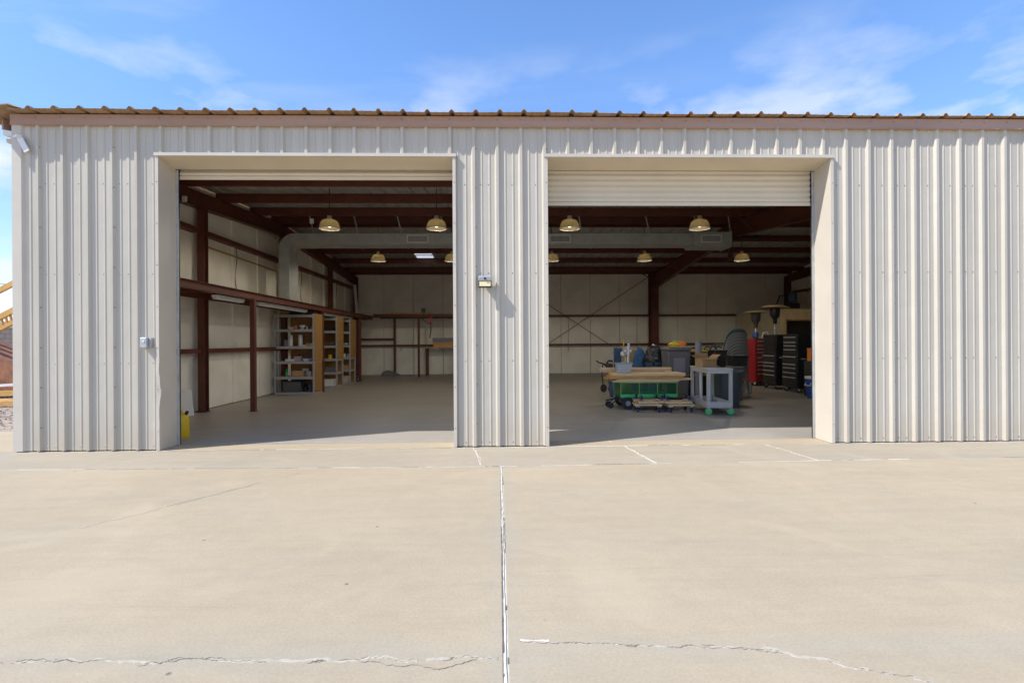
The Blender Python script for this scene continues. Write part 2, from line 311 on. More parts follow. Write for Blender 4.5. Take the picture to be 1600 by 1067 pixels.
def dup(root, loc, rz, label, group=None):
    def cp(o, par):
        c = o.copy(); COL.objects.link(c)
        if par: c.parent = par
        for ch in list(o.children): cp(ch, c)
        return c
    r = cp(root, None); r.location = loc; r.rotation_euler = (0, 0, rz); r['label'] = label
    if group: r['group'] = group
    return r

# ------------------------------------------------------------------ ground
X0, X1, YB = -6.04, 12.25, 15.0
g = MB().box(-400, 400, -200, 600, -0.60, -0.075).build('ground', 'dirt', kind='structure')
gg = MB()
gx, gy = 60, 50
vs = []; fs = []
for j in range(gy + 1):
    for i in range(gx + 1):
        x = -40 + (33.6) * i / gx; y = 1.55 + 30 * j / gy
        vs.append((x, y, -0.03 + 0.03 * math.sin(x * 1.7 + y) * math.sin(y * 1.1 - x * .5) + R.uniform(-.012, .012)))
for j in range(gy):
    for i in range(gx): a = j * (gx + 1) + i; fs.append((a, a + 1, a + gx + 2, a + gx + 1))
gg.add(vs, fs); gg.build('gravel_yard', 'gravel', kind='structure')
st = MB()
for k in range(2600):
    x = R.uniform(-14, -6.5); y = R.uniform(1.8, 9); r = R.uniform(.007, .02)
    T = Matrix.Translation((x, y, .005)) @ Matrix.Rotation(R.uniform(0, 3), 4, 'Z') @ Matrix.Rotation(R.uniform(-.4, .4), 4, 'X')
    st.cbox((0, 0, 0), (r * 2, r * 1.5, r * 1.2), T=T)
st.build('gravel_stones', 'gravel', kind='stuff')

pv = MB().box(-14, 20, -14, 1.6, -0.07, -0.0045).build('pavement', 'caulk', kind='structure')
jY = lambda x: -1.06 + (0.020 * -x if x < 0 else 0.026 * x)
def slab(pts, m, z=0.0, name='slab'):
    n = len(pts); v = [(x, y, z) for x, y in pts] + [(x, y, -0.029) for x, y in pts]
    MB().add(v, [tuple(range(n))] + [tuple(range(n, 2 * n))[::-1]] + [(i, (i + 1) % n, n + (i + 1) % n, n + i) for i in range(n)]).build(name, m, pv, bev=0.004)
CX = 0.012
slab([(-14, -14), (CX, -14), (CX, jY(0)), (-14, jY(-14))], 'slab')
slab([(CX + .022, -14), (20, -14), (20, jY(20)), (CX + .022, jY(0))], 'slab')
sj = [-14, -7.2, -0.2, 1.72, 3.55, 7.55, 20]
for a, b in zip(sj[:-1], sj[1:]):
    slab([(a + .004, jY(a) + .007), (b - .004, jY(b) + .007), (b - .004 - .12, -.035), (a + .004 - .12, -.035)], 'strip')
slab([(-14, -.015), (X0 - .02, -.015), (X0 - .02, 1.6), (-14, 1.6)], 'slab')
fl_ = MB().box(X0 + .01, X1 - .01, .342, YB - .02, -0.20, 0.0).build('floor', 'floor', kind='structure')
MB().box(X0 + .01, X1 - .01, -.012, .336, -0.20, -.0008).build('lit_floor_strip', 'slab', fl_)  # added tan strip: tone of the sunlit floor put into the colour

# joint filler and cracks: low meandering ribbons of filler standing in the joints
def ribbon(pts, wf, m, name, z0=0.0, h=0.003, wob=0.006, step=.05, gap=0.0):
    """a low meandering strip following pts, broken by gaps where gap > 0"""
    P = []
    for (xa, ya), (xb, yb) in zip(pts[:-1], pts[1:]):
        n = max(1, int(math.hypot(xb - xa, yb - ya) / step))
        for k in range(n): P.append((xa + (xb - xa) * k / n, ya + (yb - ya) * k / n))
    P.append(pts[-1]); b = MB(); vs = []; rr = 0; on = []; state = True; slow = 1.0
    for i, (x, y) in enumerate(P):
        a = P[max(0, i - 1)]; c = P[min(len(P) - 1, i + 1)]; dx_, dy_ = c[0] - a[0], c[1] - a[1]; l = math.hypot(dx_, dy_) or 1
        nx, ny = -dy_ / l, dx_ / l; rr = rr * .8 + R.uniform(-wob, wob); slow = max(.3, min(1.9, slow + R.uniform(-.25, .25))); ww = wf * slow * R.uniform(.5, 1.3) / 2
        vs += [(x + nx * (rr - ww), y + ny * (rr - ww), z0 - .004), (x + nx * (rr - ww * .6), y + ny * (rr - ww * .6), z0 + h), (x + nx * (rr + ww * .6), y + ny * (rr + ww * .6), z0 + h), (x + nx * (rr + ww), y + ny * (rr + ww), z0 - .004)]
        if gap:
            if state and R.random() < .12 * gap: state = False
            elif not state and R.random() < .12 * (1 - gap): state = True
        on.append(state)
    n = len(P); b.add(vs, [(i * 4 + k, i * 4 + k + 1, i * 4 + k + 5, i * 4 + k + 4) for i in range(n - 1) if on[i] for k in range(3)])
    return b.build(name, m, pv)
ribbon([(CX + .009, -13.9), (CX + .009, -1.06)], .013, 'caulk', 'joint_filler', wob=.0012, h=.0015)
ribbon([(CX + .0005, -7.5), (CX + .0005, -1.1)], .0034, 'crackdark', 'crack', h=.0035, wob=.0015, step=.02, gap=.45)
ribbon([(CX + .021, -7.5), (CX + .021, -1.1)], .0028, 'crackdark', 'crack', h=.0035, wob=.002, step=.02, gap=.7)
ribbon([(-9, jY(-9) + .005), (-.1, jY(0) + .005), (9, jY(9) + .005)], .016, 'caulk', 'joint_filler', wob=.003, gap=.3, h=.0015)
ribbon([(-9, jY(-9) + .001), (-.1, jY(0) + .001), (9, jY(9) + .001)], .004, 'crackdark', 'crack', wob=.003, gap=.75, h=.0025)
ribbon([(-4.3, -.028), (9, -.028)], .012, 'caulk', 'joint_filler', wob=.003, gap=.3, h=.0015)
ribbon([(-4.5, -.037), (-2.2, -.037)], .006, 'crackdark', 'crack', h=.0035, gap=.5)
ribbon([(1.9, -.035), (2.9, -.037)], .010, 'crackdark', 'crack', h=.0035, gap=.3)
ribbon([(-1.1, -.06), (-.57, -.045)], .006, 'crackdark', 'crack', h=.003, wob=.01)
ribbon([(-.6, -.052), (.66, -.052)], .030, 'crackpale', 'joint_filler', wob=.008, step=.02, h=.004)
ribbon([(4.3, -.052), (9, -.052)], .018, 'crackpale', 'joint_filler', wob=.006, step=.02, h=.004)
for k, a in enumerate(sj[1:-1]):
    ribbon([(a, jY(a) + .02), (a - .05, (jY(a)) / 2), (a - .12, -.04)], .012 if k in (1, 2) else .007, 'caulk', 'joint_filler', wob=.012, step=.03, gap=.15, h=.0015)
def wander(x0, y0, x1, y1, amp, n):
    return [(x0 + (x1 - x0) * k / n, y0 + (y1 - y0) * k / n + (R.uniform(-amp, amp) if 0 < k < n else 0)) for k in range(n + 1)]
c1 = wander(-2.05, -4.42, -.01, -4.46, .016, 30); c2_ = wander(.09, -4.34, 1.16, -4.44, .010, 17) + wander(1.16, -4.44, 1.70, -4.69, .012, 10)[1:]
c3 = wander(-6, -4.9, -2.05, -4.42, .05, 30)
for c in (c1, c2_):
    ribbon(c, .014, 'crackpale', 'crack_filler', wob=.005, step=.010, h=.0016, gap=.35)
    ribbon(c, .0026, 'crackdark', 'crack', wob=.0055, step=.006, h=.0028, gap=.2)
    ribbon([(x, y + .012 * math.sin(x * 9)) for x, y in c], .0018, 'crackdark', 'crack', wob=.006, step=.007, h=.0024, gap=.75)
ribbon([(.09, -4.335), (.22, -4.34)], .03, 'caulk', 'crack_filler', wob=.006, step=.015, h=.002)
ribbon(c3, .0022, 'crackdark', 'crack', wob=.005, step=.012, h=.0024, gap=.6)
ribbon(wander(-.62, -4.45, -.25, -4.53, .012, 9) + wander(-.25, -4.53, -.1, -4.47, .01, 3), .0018, 'crackdark', 'crack', wob=.005, step=.008, h=.003, gap=.35)
ribbon(wander(-3.9, -4.1, -2.05, -1.25, .06, 34), .0022, 'crackpale', 'crack', wob=.008, step=.02, h=.0014, gap=.25)
ribbon(wander(-2.75, -2.3, -2.2, -1.5, .02, 10), .0022, 'crackdark', 'crack', wob=.006, step=.02, h=.0016, gap=.5)
ribbon(wander(1.12, -4.1, 1.16, -4.43, .01, 6), .0018, 'crackpale', 'crack', wob=.006, step=.02, h=.0018, gap=.4)
M['scuff'] = mat('pale floor scratch', (0.52, 0.48, 0.43), 0.8, var=0.2, scale=8)
for c, wd_ in ((wander(-3.4, 1.95, -.3, 1.75, .02, 20), .012), (wander(1.0, 1.9, 1.35, 1.05, .05, 9), .016), (wander(.7, 2.2, 2.6, 1.75, .03, 14), .009), (wander(1.35, 1.05, 1.5, .2, .04, 8), .009), (wander(-4.1, .5, -1.2, .42, .015, 14), .008)):
    ribbon(c, wd_, 'scuff', 'floor_crack', wob=.006, step=.04, h=.0012)
# ------------------------------------------------------------------ the metal building
B = thing('metal_building', 'large off-white ribbed metal workshop building with two tall open door bays', 'building')
PW = 0.3018; RIB0 = -5.737
def prof_pts(a, b, ph, pitch, hm, wm=(.036, .016), hmin=.006, minor=True):
    """(x, offset) breakpoints of the ribbed sheet between a and b"""
    ks = range(int((a - ph) / pitch) - 2, int((b - ph) / pitch) + 3); P = []
    for k in ks:
        c = ph + k * pitch
        P += [(c - wm[0], 0), (c - wm[1], hm), (c + wm[1], hm), (c + wm[0], 0)]
        if minor:
            for q in (.335, .665):
                m_ = c + q * pitch; P += [(m_ - .013, 0), (m_ - .006, hmin), (m_ + .006, hmin), (m_ + .013, 0)]
    P.sort()
    def val(x):
        for (xa, va), (xb, vb) in zip(P[:-1], P[1:]):
            if xa <= x <= xb: return va + (vb - va) * (x - xa) / max(1e-9, xb - xa)
        return 0
    return [(a, val(a))] + [p for p in P if a < p[0] < b] + [(b, val(b))]
def sheet(a, b, z0, z1, name='wall_panel'):
    pp = prof_pts(a, b, RIB0, PW, .032); n = len(pp); th = .0015; nz = 1
    v = [(x, -.002 - d, z) for z in (z0, z1) for x, d in pp] + [(x, -.002 - d + th, z) for z in (z0, z1) for x, d in pp]
    f = [(i, i + 1, n + i + 1, n + i) for i in range(n - 1)] + [(2 * n + i, 3 * n + i, 3 * n + i + 1, 2 * n + i + 1) for i in range(n - 1)]
    f += [(i, 2 * n + i, 2 * n + i + 1, i + 1) for i in range(n - 1)] + [(n + i, n + i + 1, 3 * n + i + 1, 3 * n + i) for i in range(n - 1)]
    f += [(0, n, 3 * n, 2 * n), (n - 1, 3 * n - 1, 4 * n - 1, 2 * n - 1)]
    o = MB().add(v, f).build(name, 'wall', B); return o
OL, OR_ = (-4.25, -.572), (.638, 4.31); HZ = 3.69; WT = 4.12
cuts = [X0 + .02]; x = RIB0 + .06 + 3 * PW
while x < X1: cuts.append(x); x += 3 * PW
cuts.append(X1)
screws = MB()
def screw(x, y, z):
    screws.add([(x - .008, y, z - .008), (x + .008, y, z - .008), (x + .008, y, z + .008), (x - .008, y, z + .008), (x, y - .008, z)], [(0, 1, 4), (1, 2, 4), (2, 3, 4), (3, 0, 4), (0, 3, 2, 1)])
allc = sorted(set(cuts + [OL[0] - .0, OL[1], OR_[0], OR_[1]]))
for a, b in zip(allc[:-1], allc[1:]):
    if b - a < .01: continue
    m_ = (a + b) / 2; over = OL[0] < m_ < OL[1] or OR_[0] < m_ < OR_[1]
    sheet(a + .0006, b - .0006, HZ if over else .012, WT)
for k in range(62):
    c = RIB0 + k * PW
    for q in (.17, .50) if k % 1 == 0 else ():
        xx = c + q * PW + .035
        if xx > X1: continue
        for z in (.06, 1.10, 2.22, 3.35):
            if (OL[0] - .03 < xx < OL[1] + .03 or OR_[0] - .03 < xx < OR_[1] + .03): continue
            if q == .5 or (k % 3 == 0): screw(xx, -.003, z)
    if k % 3 == 0:
        z = .3
        while z < 3.9:
            if not (OL[0] < c + .02 < OL[1] or OR_[0] < c + .02 < OR_[1]): screw(c + .026, -.022, z)
            z += .5
so = screws.build('screw', 'screw', B); so['kind'] = 'stuff'
# corner trim
cp = [(X0, .06), (X0, -.036), (X0 + .115, -.036), (X0 + .135, -.008), (X0 + .20, -.0055), (X0 + .20, -.0025), (X0 + .13, -.0025), (X0 + .11, -.031), (X0 + .005, -.031), (X0 + .005, .06)]
n = len(cp); MB().add([(x, y, .01) for x, y in cp] + [(x, y, WT) for x, y in cp], [(i, (i + 1) % n, n + (i + 1) % n, n + i) for i in range(n)]).build('corner_trim', 'trim', B)
# inner faces of the front wall (liner), so the bay walls are closed
def piece(name, m, *bx, bev=0.0, label=None, parent=B): return MB().box(*bx).build(name, m, parent, bev=bev, label=label)
for a, b in ((X0 + .02, OL[0] - .05), (OL[1] + .05, OR_[0] - .05), (OR_[1] + .05, X1 - .02)): piece('front_liner', 'liner', a, b, .21, .25, .0, 4.2)
for a, b in (OL, OR_): piece('header_liner', 'liner', a - .05, b + .05, .21, .25, HZ + .04, 4.2)
# door reveals, soffits, trims
RD = .32
for (a, b), cz in ((OL, 3.53), (OR_, 3.19)):
    piece('jamb_reveal', 'trim', a - .012, a, -.004, RD, .004, HZ - .001)
    piece('jamb_reveal', 'trim', b, b + .012, -.004, RD, .004, HZ - .001)
    MB().add([(a, -.03, HZ), (b, -.03, HZ), (b, RD, HZ - .05), (a, RD, HZ - .05), (a, -.03, HZ + .012), (b, -.03, HZ + .012), (b, RD, HZ - .038), (a, RD, HZ - .038)],
             [(0, 1, 2, 3), (7, 6, 5, 4), (0, 4, 5, 1), (3, 2, 6, 7), (0, 3, 7, 4), (1, 5, 6, 2)]).build('head_soffit', 'slatm', B)  # soffit takes the slat cream, with the bounced light in its colour
    piece('head_trim', 'trim', a - .045, b + .045, -.052, -.0315, HZ + .001, HZ + .04)
    piece('head_trim', 'trim', a - .045, b + .045, -.0515, -.001, HZ + .034, HZ + .041)
    for x, s in ((a, -1), (b, 1)):                                   # jamb trim: narrow flange, the left one dented
        v = []; nn = 60
        for i in range(nn + 1):
            z = .006 + (HZ - .01) * i / nn; d = 0
            if x == OL[0]: d = .022 * math.exp(-((z - .74) / .07) ** 2) + .005 * math.sin(z * 23) * math.exp(-((z - .8) / .3) ** 2)
            xa, xb = (x - .038, x + .001) if s < 0 else (x - .001, x + .038)
            v += [(xa + d * .3, -.040 + d * .4, z), (xb + d, -.040 + d * .8, z), (xb + d, -.001, z), (xa + d * .3, -.001, z)]
        f = [(i * 4 + k, i * 4 + (k + 1) % 4, i * 4 + 4 + (k + 1) % 4, i * 4 + 4 + k) for i in range(nn) for k in range(4)] + [(3, 2, 1, 0), tuple(nn * 4 + k for k in range(4))]
        MB().add(v, f).build('jamb_trim', 'trim', B)
    # guides
    for x, s in ((a, 1), (b, -1)):
        piece('door_guide', 'galv', *sorted((x + s * .002, x + s * .03)), RD, RD + .012, .004, HZ - .06)
        piece('door_seal', 'black', *sorted((x + s * .002, x + s * .022)), RD + .013, RD + .05, .004, HZ - .06)
    # roller door curtain, its slats one by one
    rd = MB().box(a + .035, b - .035, RD + .055, RD + .075, cz + .02, HZ - .0).build('roller_door', 'slatm', B)
    z = cz
    MB().box(a + .03, b - .03, RD + .03, RD + .05, cz - .015, cz + .03).build('bottom_bar', 'slatm', rd, bev=.004)
    z += .032
    while z < HZ - .06:
        q = MB(); nn = 8; h = .078; hh = min(h, HZ - .01 - z)
        v = []
        for i in range(nn + 1):
            t = i / nn; y = RD + .052 - .020 * math.sin(math.pi * min(1, t * 1.12)) if t < .9 else RD + .053
            for x in (a + .032, b - .032): v.append((x, y, z + hh * t))
        q.add(v, [(i * 2, i * 2 + 1, i * 2 + 3, i * 2 + 2) for i in range(nn)], 0, True); q.build('slat', 'slatm', rd); z += h
    MB().cyl((a + .05, RD + .33, HZ + .12), (b - .05, RD + .33, HZ + .12), .20, 24).build('door_barrel', 'slatm', B)

# side and back shells
piece('side_wall', 'wall', X0, X0 + .03, .06, YB, .0, 4.15)
piece('side_wall', 'wall', X1 - .03, X1, .0, YB, .0, 4.15)
piece('rear_wall', 'wall', X0, X1, YB - .0, YB + .03, .0, 4.15)
rz_ = lambda y: 4.215 + .064 * y if y < 7.5 else 4.695 - .068 * (y - 7.5)
for xx in (X0, X1 - .03):   # gables
    gp = [(0, 4.151), (15, 4.151), (15, rz_(15) - .01), (7.5, rz_(7.49) - .01), (0, 4.20)]
    MB().add([(xx, y, z) for y, z in gp] + [(xx + .03, y, z) for y, z in gp], [(0, 1, 2, 3, 4), (9, 8, 7, 6, 5)] + [(k, (k + 1) % 5, 5 + (k + 1) % 5, 5 + k) for k in range(5)]).build('gable', 'liner', B)

# fascia band under the eave (overlapping lengths)
fj = [X0 - .005, -2.85, .42, 2.95, 5.85, 9.0, X1]
for i, (a, b) in enumerate(zip(fj[:-1], fj[1:])):
    o_ = -.052 - .002 * (i % 2); v = []
    pr = [(-.006, 4.198), (o_, 4.198), (o_, 4.085), (o_ - .010, 4.072), (o_ + .004, 4.068), (-.006, 4.074)]
    for x in (a - .03 if i else a, b): v += [(x, y, z) for y, z in pr]
    n = 6; MB().add(v, [(k, (k + 1) % n, n + (k + 1) % n, n + k) for k in range(n)] + [tuple(range(n))[::-1], tuple(range(n, 2 * n))]).build('fascia', 'fascia', B)

fs_ = MB()
for k in range(61):
    xx = RIB0 + k * PW
    fs_.add([(xx - .007, -.0545, 4.150), (xx + .007, -.0545, 4.150), (xx + .007, -.0545, 4.164), (xx - .007, -.0545, 4.164), (xx, -.062, 4.157)], [(0, 1, 4), (1, 2, 4), (2, 3, 4), (3, 0, 4)])
for x in (OL[0] - .02, OL[1] + .02, OR_[0] - .02, OR_[1] + .02):
    for k in range(7):
        z = .25 + k * .52; fs_.add([(x - .006, -.0405, z - .006), (x + .006, -.0405, z - .006), (x + .006, -.0405, z + .006), (x - .006, -.0405, z + .006), (x, -.046, z)], [(0, 1, 4), (1, 2, 4), (2, 3, 4), (3, 0, 4)])
fs_.build('screw', 'screw', B, kind='stuff')
# roof panels: ribbed, two slopes, skewed eave overhang
RP0 = -5.70
eave = lambda x: -(.205 + (.115 - .205) * min(1, max(0, (x - X0) / 12.6)))
rp = [X0 + .10]; x = RP0 + .07
while x < X1 + .2: rp.append(x); x += 3 * PW
rp.append(X1 + .2)
def roof_panel(a, b, y0f, y1f, name='roof_panel'):
    pp = prof_pts(a, b, RP0, PW, .034, (.036, .012), .003); n = len(pp); th = .0025; v = []
    ys = lambda x: (y0f(x), 0.0 if y0f(x) < 0 else y0f(x) + .001, y1f)
    for off in (0, -th):
        for j in range(3):
            for x, d in pp:
                y = ys(x)[j]; v.append((x, y, rz_(y) + d + off + .003 + .006 * math.sin(x * 2.2) * (1 if j == 0 else 0)))
    f = []; mi = []
    q = MB(); q.v = v
    def F(t, m_): q.f.append(t); q.mi.append(m_); q.sm.append(False)
    for j in range(2):
        for i in range(n - 1):
            F((j * n + i, j * n + i + 1, (j + 1) * n + i + 1, (j + 1) * n + i), 0)
            o_ = 3 * n; F((o_ + j * n + i, o_ + (j + 1) * n + i, o_ + (j + 1) * n + i + 1, o_ + j * n + i + 1), 0 if (j == 0 and y0f(a) < 0) else 1)
    for i in range(n - 1): F((i, 3 * n + i, 3 * n + i + 1, i + 1), 0); F((2 * n + i, 2 * n + i + 1, 5 * n + i + 1, 5 * n + i), 0)
    return q.build(name, ['roofbrown', 'galv'], B)
for a, b in zip(rp[:-1], rp[1:]):
    roof_panel(a, b, eave, 7.5)
    sk = a < -2.6 < b
    if not sk: roof_panel(a, b, lambda x: 7.5, 15.2)
    else:
        roof_panel(a, b, lambda x: 7.5, 11.1); roof_panel(a, b, lambda x: 12.2, 15.2)
        for nm, mt, xa, xb, dz in (('skylight', 'skyl', -2.92, -2.3, 0), ('roof_panel', 'galv', a, -2.92, 0), ('roof_panel', 'galv', -2.3, b, 0)):
            if xb - xa < .02: continue
            za, zb_ = rz_(11.1), rz_(12.2)
            MB().add([(xa, 11.1, za - .01), (xb, 11.1, za - .01), (xb, 12.2, zb_ - .01), (xa, 12.2, zb_ - .01), (xa, 11.1, za + .01), (xb, 11.1, za + .01), (xb, 12.2, zb_ + .01), (xa, 12.2, zb_ + .01)], [(3, 2, 1, 0), (4, 5, 6, 7), (0, 1, 5, 4), (1, 2, 6, 5), (2, 3, 7, 6), (3, 0, 4, 7)]).build(nm, mt, B)
        piece('skylight_bar', 'white', -2.92, -2.3, 11.62, 11.66, rz_(11.64) - .05, rz_(11.64) - .012)
# rake trim at the left edge
rk = []; RKP = [(.26, .010), (.20, .030), (.12, .058), (.03, .052), (-.10, .020), (-.20, -.045), (-.25, -.10), (-.235, -.105), (-.185, -.055), (-.09, .008), (.03, .040), (.12, .045), (.20, .018), (.26, .004)]
for y in (-.215, 7.5, 15.2):
    for dx_, dz_ in RKP: rk.append((X0 + dx_, y, (4.695 if y == 7.5 else rz_(y)) + dz_))
n = len(RKP)
MB().add(rk, [(q * n + k, q * n + (k + 1) % n, q * n + n + (k + 1) % n, q * n + n + k) for q in (0, 1) for k in range(n)] + [tuple(range(n))[::-1]]).build('rake_trim', 'roofbrown', B)
MB().beam((X0 - .16, .02, 4.10), (X0 - .16, 15, 4.10), .02, .13).build('rake_board', 'fascia', B)
MB().beam((X0 - .06, .03, 4.00), (X0 - .06, 15, 4.02), .03, .10).build('rake_board', 'redox', B)

# --- structure inside
def ibeam(name, a, b, d0, d1, fw=.16, ft=.012, tw=.008, m='redox'):
    """I section from a to b (top flange line), web depth d0..d1 downwards"""
    q = MB(); a = Vector(a); b = Vector(b)
    q.beam(a - Vector((0, 0, ft / 2)), b - Vector((0, 0, ft / 2)), fw, ft)
    q.beam(a - Vector((0, 0, d0 - ft / 2)), b - Vector((0, 0, d1 - ft / 2)), fw, ft)
    x = Vector((tw / 2, 0, 0))
    q.add([a - x - Vector((0, 0, ft)), a + x - Vector((0, 0, ft)), b + x - Vector((0, 0, ft)), b - x - Vector((0, 0, ft)),
           a - x - Vector((0, 0, d0 - ft)), a + x - Vector((0, 0, d0 - ft)), b + x - Vector((0, 0, d1 - ft)), b - x - Vector((0, 0, d1 - ft))],
          [(0, 4, 7, 3), (1, 2, 6, 5)])
    return q.build(name, m, B)
PH = .17
for xx, de, dr in ((-5.84, .30, .30), (.15, .55, .38), (6.38, .58, .38), (12.05, .3, .3)):
    ibeam('rafter', (xx, .32, rz_(.32) - PH), (xx, 7.49, rz_(7.49) - PH), de, dr)
    ibeam('rafter', (xx, 7.51, rz_(7.49) - PH), (xx, 14.7, rz_(14.7) - PH), dr, de)
def wcol(x, y, z0, z1, w_=.2, d_=.26, name='column'):
    q = MB(); q.box(x - w_ / 2, x + w_ / 2, y - d_ / 2, y - d_ / 2 + .012, z0, z1); q.box(x - w_ / 2, x + w_ / 2, y + d_ / 2 - .012, y + d_ / 2, z0, z1)
    q.box(x - .005, x + .005, y - d_ / 2 + .012, y + d_ / 2 - .012, z0, z1); q.box(x - w_ / 2 - .02, x + w_ / 2 + .02, y - d_ / 2 - .02, y + d_ / 2 + .02, .002, .016) if z0 < .05 else None
    return q.build(name, 'redox', B)
wcol(6.38, 14.62, .016, 4.10, .30, .42); wcol(.15, 14.62, .016, 4.10, .3, .42); wcol(.03, .50, .016, 4.05, .3, .42); wcol(6.38, .50, .016, 4.05, .3, .42)
for y in (3.72, 7.6, 11.5): wcol(-5.80, y, .016, rz_(y) - PH - .3, .13, .16)
wcol(-5.80, 14.7, .016, 4.0, .16, .2); wcol(12.05, 14.75, .016, 4.0, .2, .2); wcol(12.05, 10.2, .016, 4.1, .16, .2)
wcol(-5.80, .45, .016, 3.95, .16, .2)
def purlin(y, x0=X0 + .05, x1=X1 - .05, z=None, h=PH, name='purlin'):
    z = rz_(y) - .004 if z is None else z; q = MB()
    q.box(x0, x1, y - .003, y + .003, z - h, z); q.box(x0, x1, y - .065, y - .003, z - .005, z - .0005); q.box(x0, x1, y + .003, y + .065, z - h, z - h + .005)
    q.box(x0, x1, y + .060, y + .065, z - h + .005, z - h + .02)
    return q.build(name, 'redox', B)
for y in (.40, 1.52, 3.05, 4.57, 6.09, 7.26, 7.74, 9.26, 10.78, 12.3, 13.8): purlin(y)
purlin(14.65, z=4.195, h=.11)
# flange braces
for xx in (.15, 6.38):
    for y, s in ((4.57, 1), (6.09, 1), (8.9, 1), (11.94, 1), (6.09, -1), (11.94, -1)):
        z = rz_(y) - .1; MB().beam((xx + s * .62, y, z), (xx + s * .06, y, z - .42), .03, .03).build('flange_brace', 'redox', B)
for xa, xb in ((6.38, 7.1),):
    MB().beam((6.45, 14.3, 3.75), (7.1, 13.6, 4.2), .03, .03).build('flange_brace', 'redox', B)
    MB().beam((5.5, 14.3, 4.2), (6.3, 14.4, 3.85), .03, .03).build('flange_brace', 'redox', B)
MB().beam((6.38, 7.5, 3.55), (6.38, 7.5, 4.15), .10, .10).build('ridge_stub', 'redox', B)
# girts on side and back walls
def girt_y(x, z, y0, y1): MB().box(x - .08, x + .08, y0, y1, z - .045, z + .045).build('girt', 'redox', B)
def girt_x(y, z, x0, x1): MB().box(x0, x1, y - .08, y + .08, z - .04, z + .04).build('girt', 'redox', B)
for z, yy in ((1.19, ((.55, 3.64), (3.80, 7.52), (7.68, 11.42), (11.58, 14.6))), (3.53, ((.55, 3.62), (3.95, 7.52), (7.68, 11.42), (11.58, 14.6)))):
    for a, b in yy: girt_y(-5.86, z, a, b)
for z in (1.20, 2.39):
    girt_x(14.80, z, -5.7, 0.0); girt_x(14.80, z, .3, 6.2); girt_x(14.80, z, 6.55, 9.85)
girt_x(14.80, 1.46, -5.7, -4.3)
for z in (3.3,): 
    for a, b in ((.6, 10.1), (10.3, 14.6)): girt_y(12.10, z, a, b)
# insulation panels between the girts, one per sheet, with battens over the seams
def ins(name, *bx): return MB().box(*bx).build(name, 'liner', B, bev=.012)
y = .27
while y < 14.9:
    y1 = min(y + 1.22, 14.9); ins('insulation_panel', X0 + .035, X0 + .085 + .012 * R.random(), y + .004, y1 - .004, .01, 4.15)
    if y > .3: MB().box(X0 + .085, X0 + .125, y - .045, y + .045, .012, 4.2).build('seam_batten', 'liner', B, bev=.01)
    y = y1
x = X0 + .10
while x < X1 - .1:
    x1 = min(x + 1.22, X1 - .1); ins('insulation_panel', x + .007, x1 - .007, YB - .075 - .012 * R.random(), YB - .025, .01, 4.15)
    if x > X0 + .2 and int(x * 10) % 3 == 0: MB().box(x - .03, x + .03, YB - .10, YB - .076, .012, 4.2).build('seam_batten', 'liner', B, bev=.008)
    x = x1
y = .3
while y < 14.9:
    y1 = min(y + 1.22, 14.9); ins('insulation_panel', X1 - .085, X1 - .035, y + .004, y1 - .004, .01, 4.15); y = y1
# X brace rods on the back wall
for bay in ((.3, 6.2),):
    MB().cyl((bay[0], 14.68, .1), (bay[1], 14.66, 3.98), .013, 6).build('brace_rod', 'redox', B)
    MB().cyl((bay[0], 14.62, 3.98), (bay[1], 14.60, .1), .013, 6).build('brace_rod', 'redox', B)
for p in ((-5.72, 3.0, 3.98), (-3.95, 4.5, 3.92)): MB().cbox(p, (.07, .05, .10)).build('junction_box', 'white', B)
MB().cbox((-5.9, 8.5, 1.3), (.05, .1, .12)).build('junction_box', 'white', B)
# orange-ish conduit along left wall
MB().beam((-5.91, 4.0, 3.30), (-5.91, 7.4, 3.25), .02, .035).build('conduit', 'osb', B)

for p in ((-5.925, 2.5, 1.25), (-5.925, 5.2, 1.3), (-5.925, 6.4, 2.05)): MB().cbox(p, (.03, .08, .12)).build('outlet_plate', 'white', B, bev=.004)
for x in (-4.0, -1.2, 2.9, 4.9, 7.2): MB().cbox((x, 14.88, 1.05), (.08, .03, .12)).build('outlet_plate', 'galv', B, bev=.004)
for x, z1 in ((-1.75, 4.0), (5.75, 2.35), (2.9, 2.35)): MB().cyl((x, 14.86, .9 if x > 0 else 1.1), (x, 14.86, z1), .012, 6).build('conduit', 'galv', B)
MB().tube([(5.75, 14.86, 2.35), (5.9, 14.84, 2.38), (6.1, 14.84, 2.3)], .012, 6).build('conduit', 'galv', B)
for y in (5.3, 9.2, 12.6):
    MB().tube([(-5.94 + .012 * math.sin(k * 1.3), y + .03 * math.sin(k), 3.5 - .16 * k) for k in range(7)], .008, 5).build('cable', 'wire', B)
# ------------------------------------------------------------------ storage mezzanine (left)
Z = thing('storage_mezzanine', 'red steel storage rack deck running along the left wall and back corner', 'rack', (-5.3, 7, 0))
def zp(name, m, q, bev=0): q.v = [(a + 5.3, b - 7, c) for a, b, c in q.v]; return q.build(name, m, Z, bev=bev)
BX = -4.83
for y in (3.72, 7.72, 11.6): zp('post', 'redox', MB().box(BX - .045, BX + .045, y - .045, y + .045, .01, 2.19)); zp('base_plate', 'redox', MB().box(BX - .07, BX + .07, y - .07, y + .07, .001, .009))
zp('edge_beam', 'redox', MB().box(BX - .03, BX + .0, .5, 13.46, 2.2, 2.335).box(BX + .0, BX + .05, .5, 13.46, 2.2, 2.206).box(BX + .0, BX + .05, .5, 13.46, 2.329, 2.335))
zp('edge_beam', 'redox', MB().box(-5.9 + .12, -5.71, .5, 14.6, 2.2, 2.33))
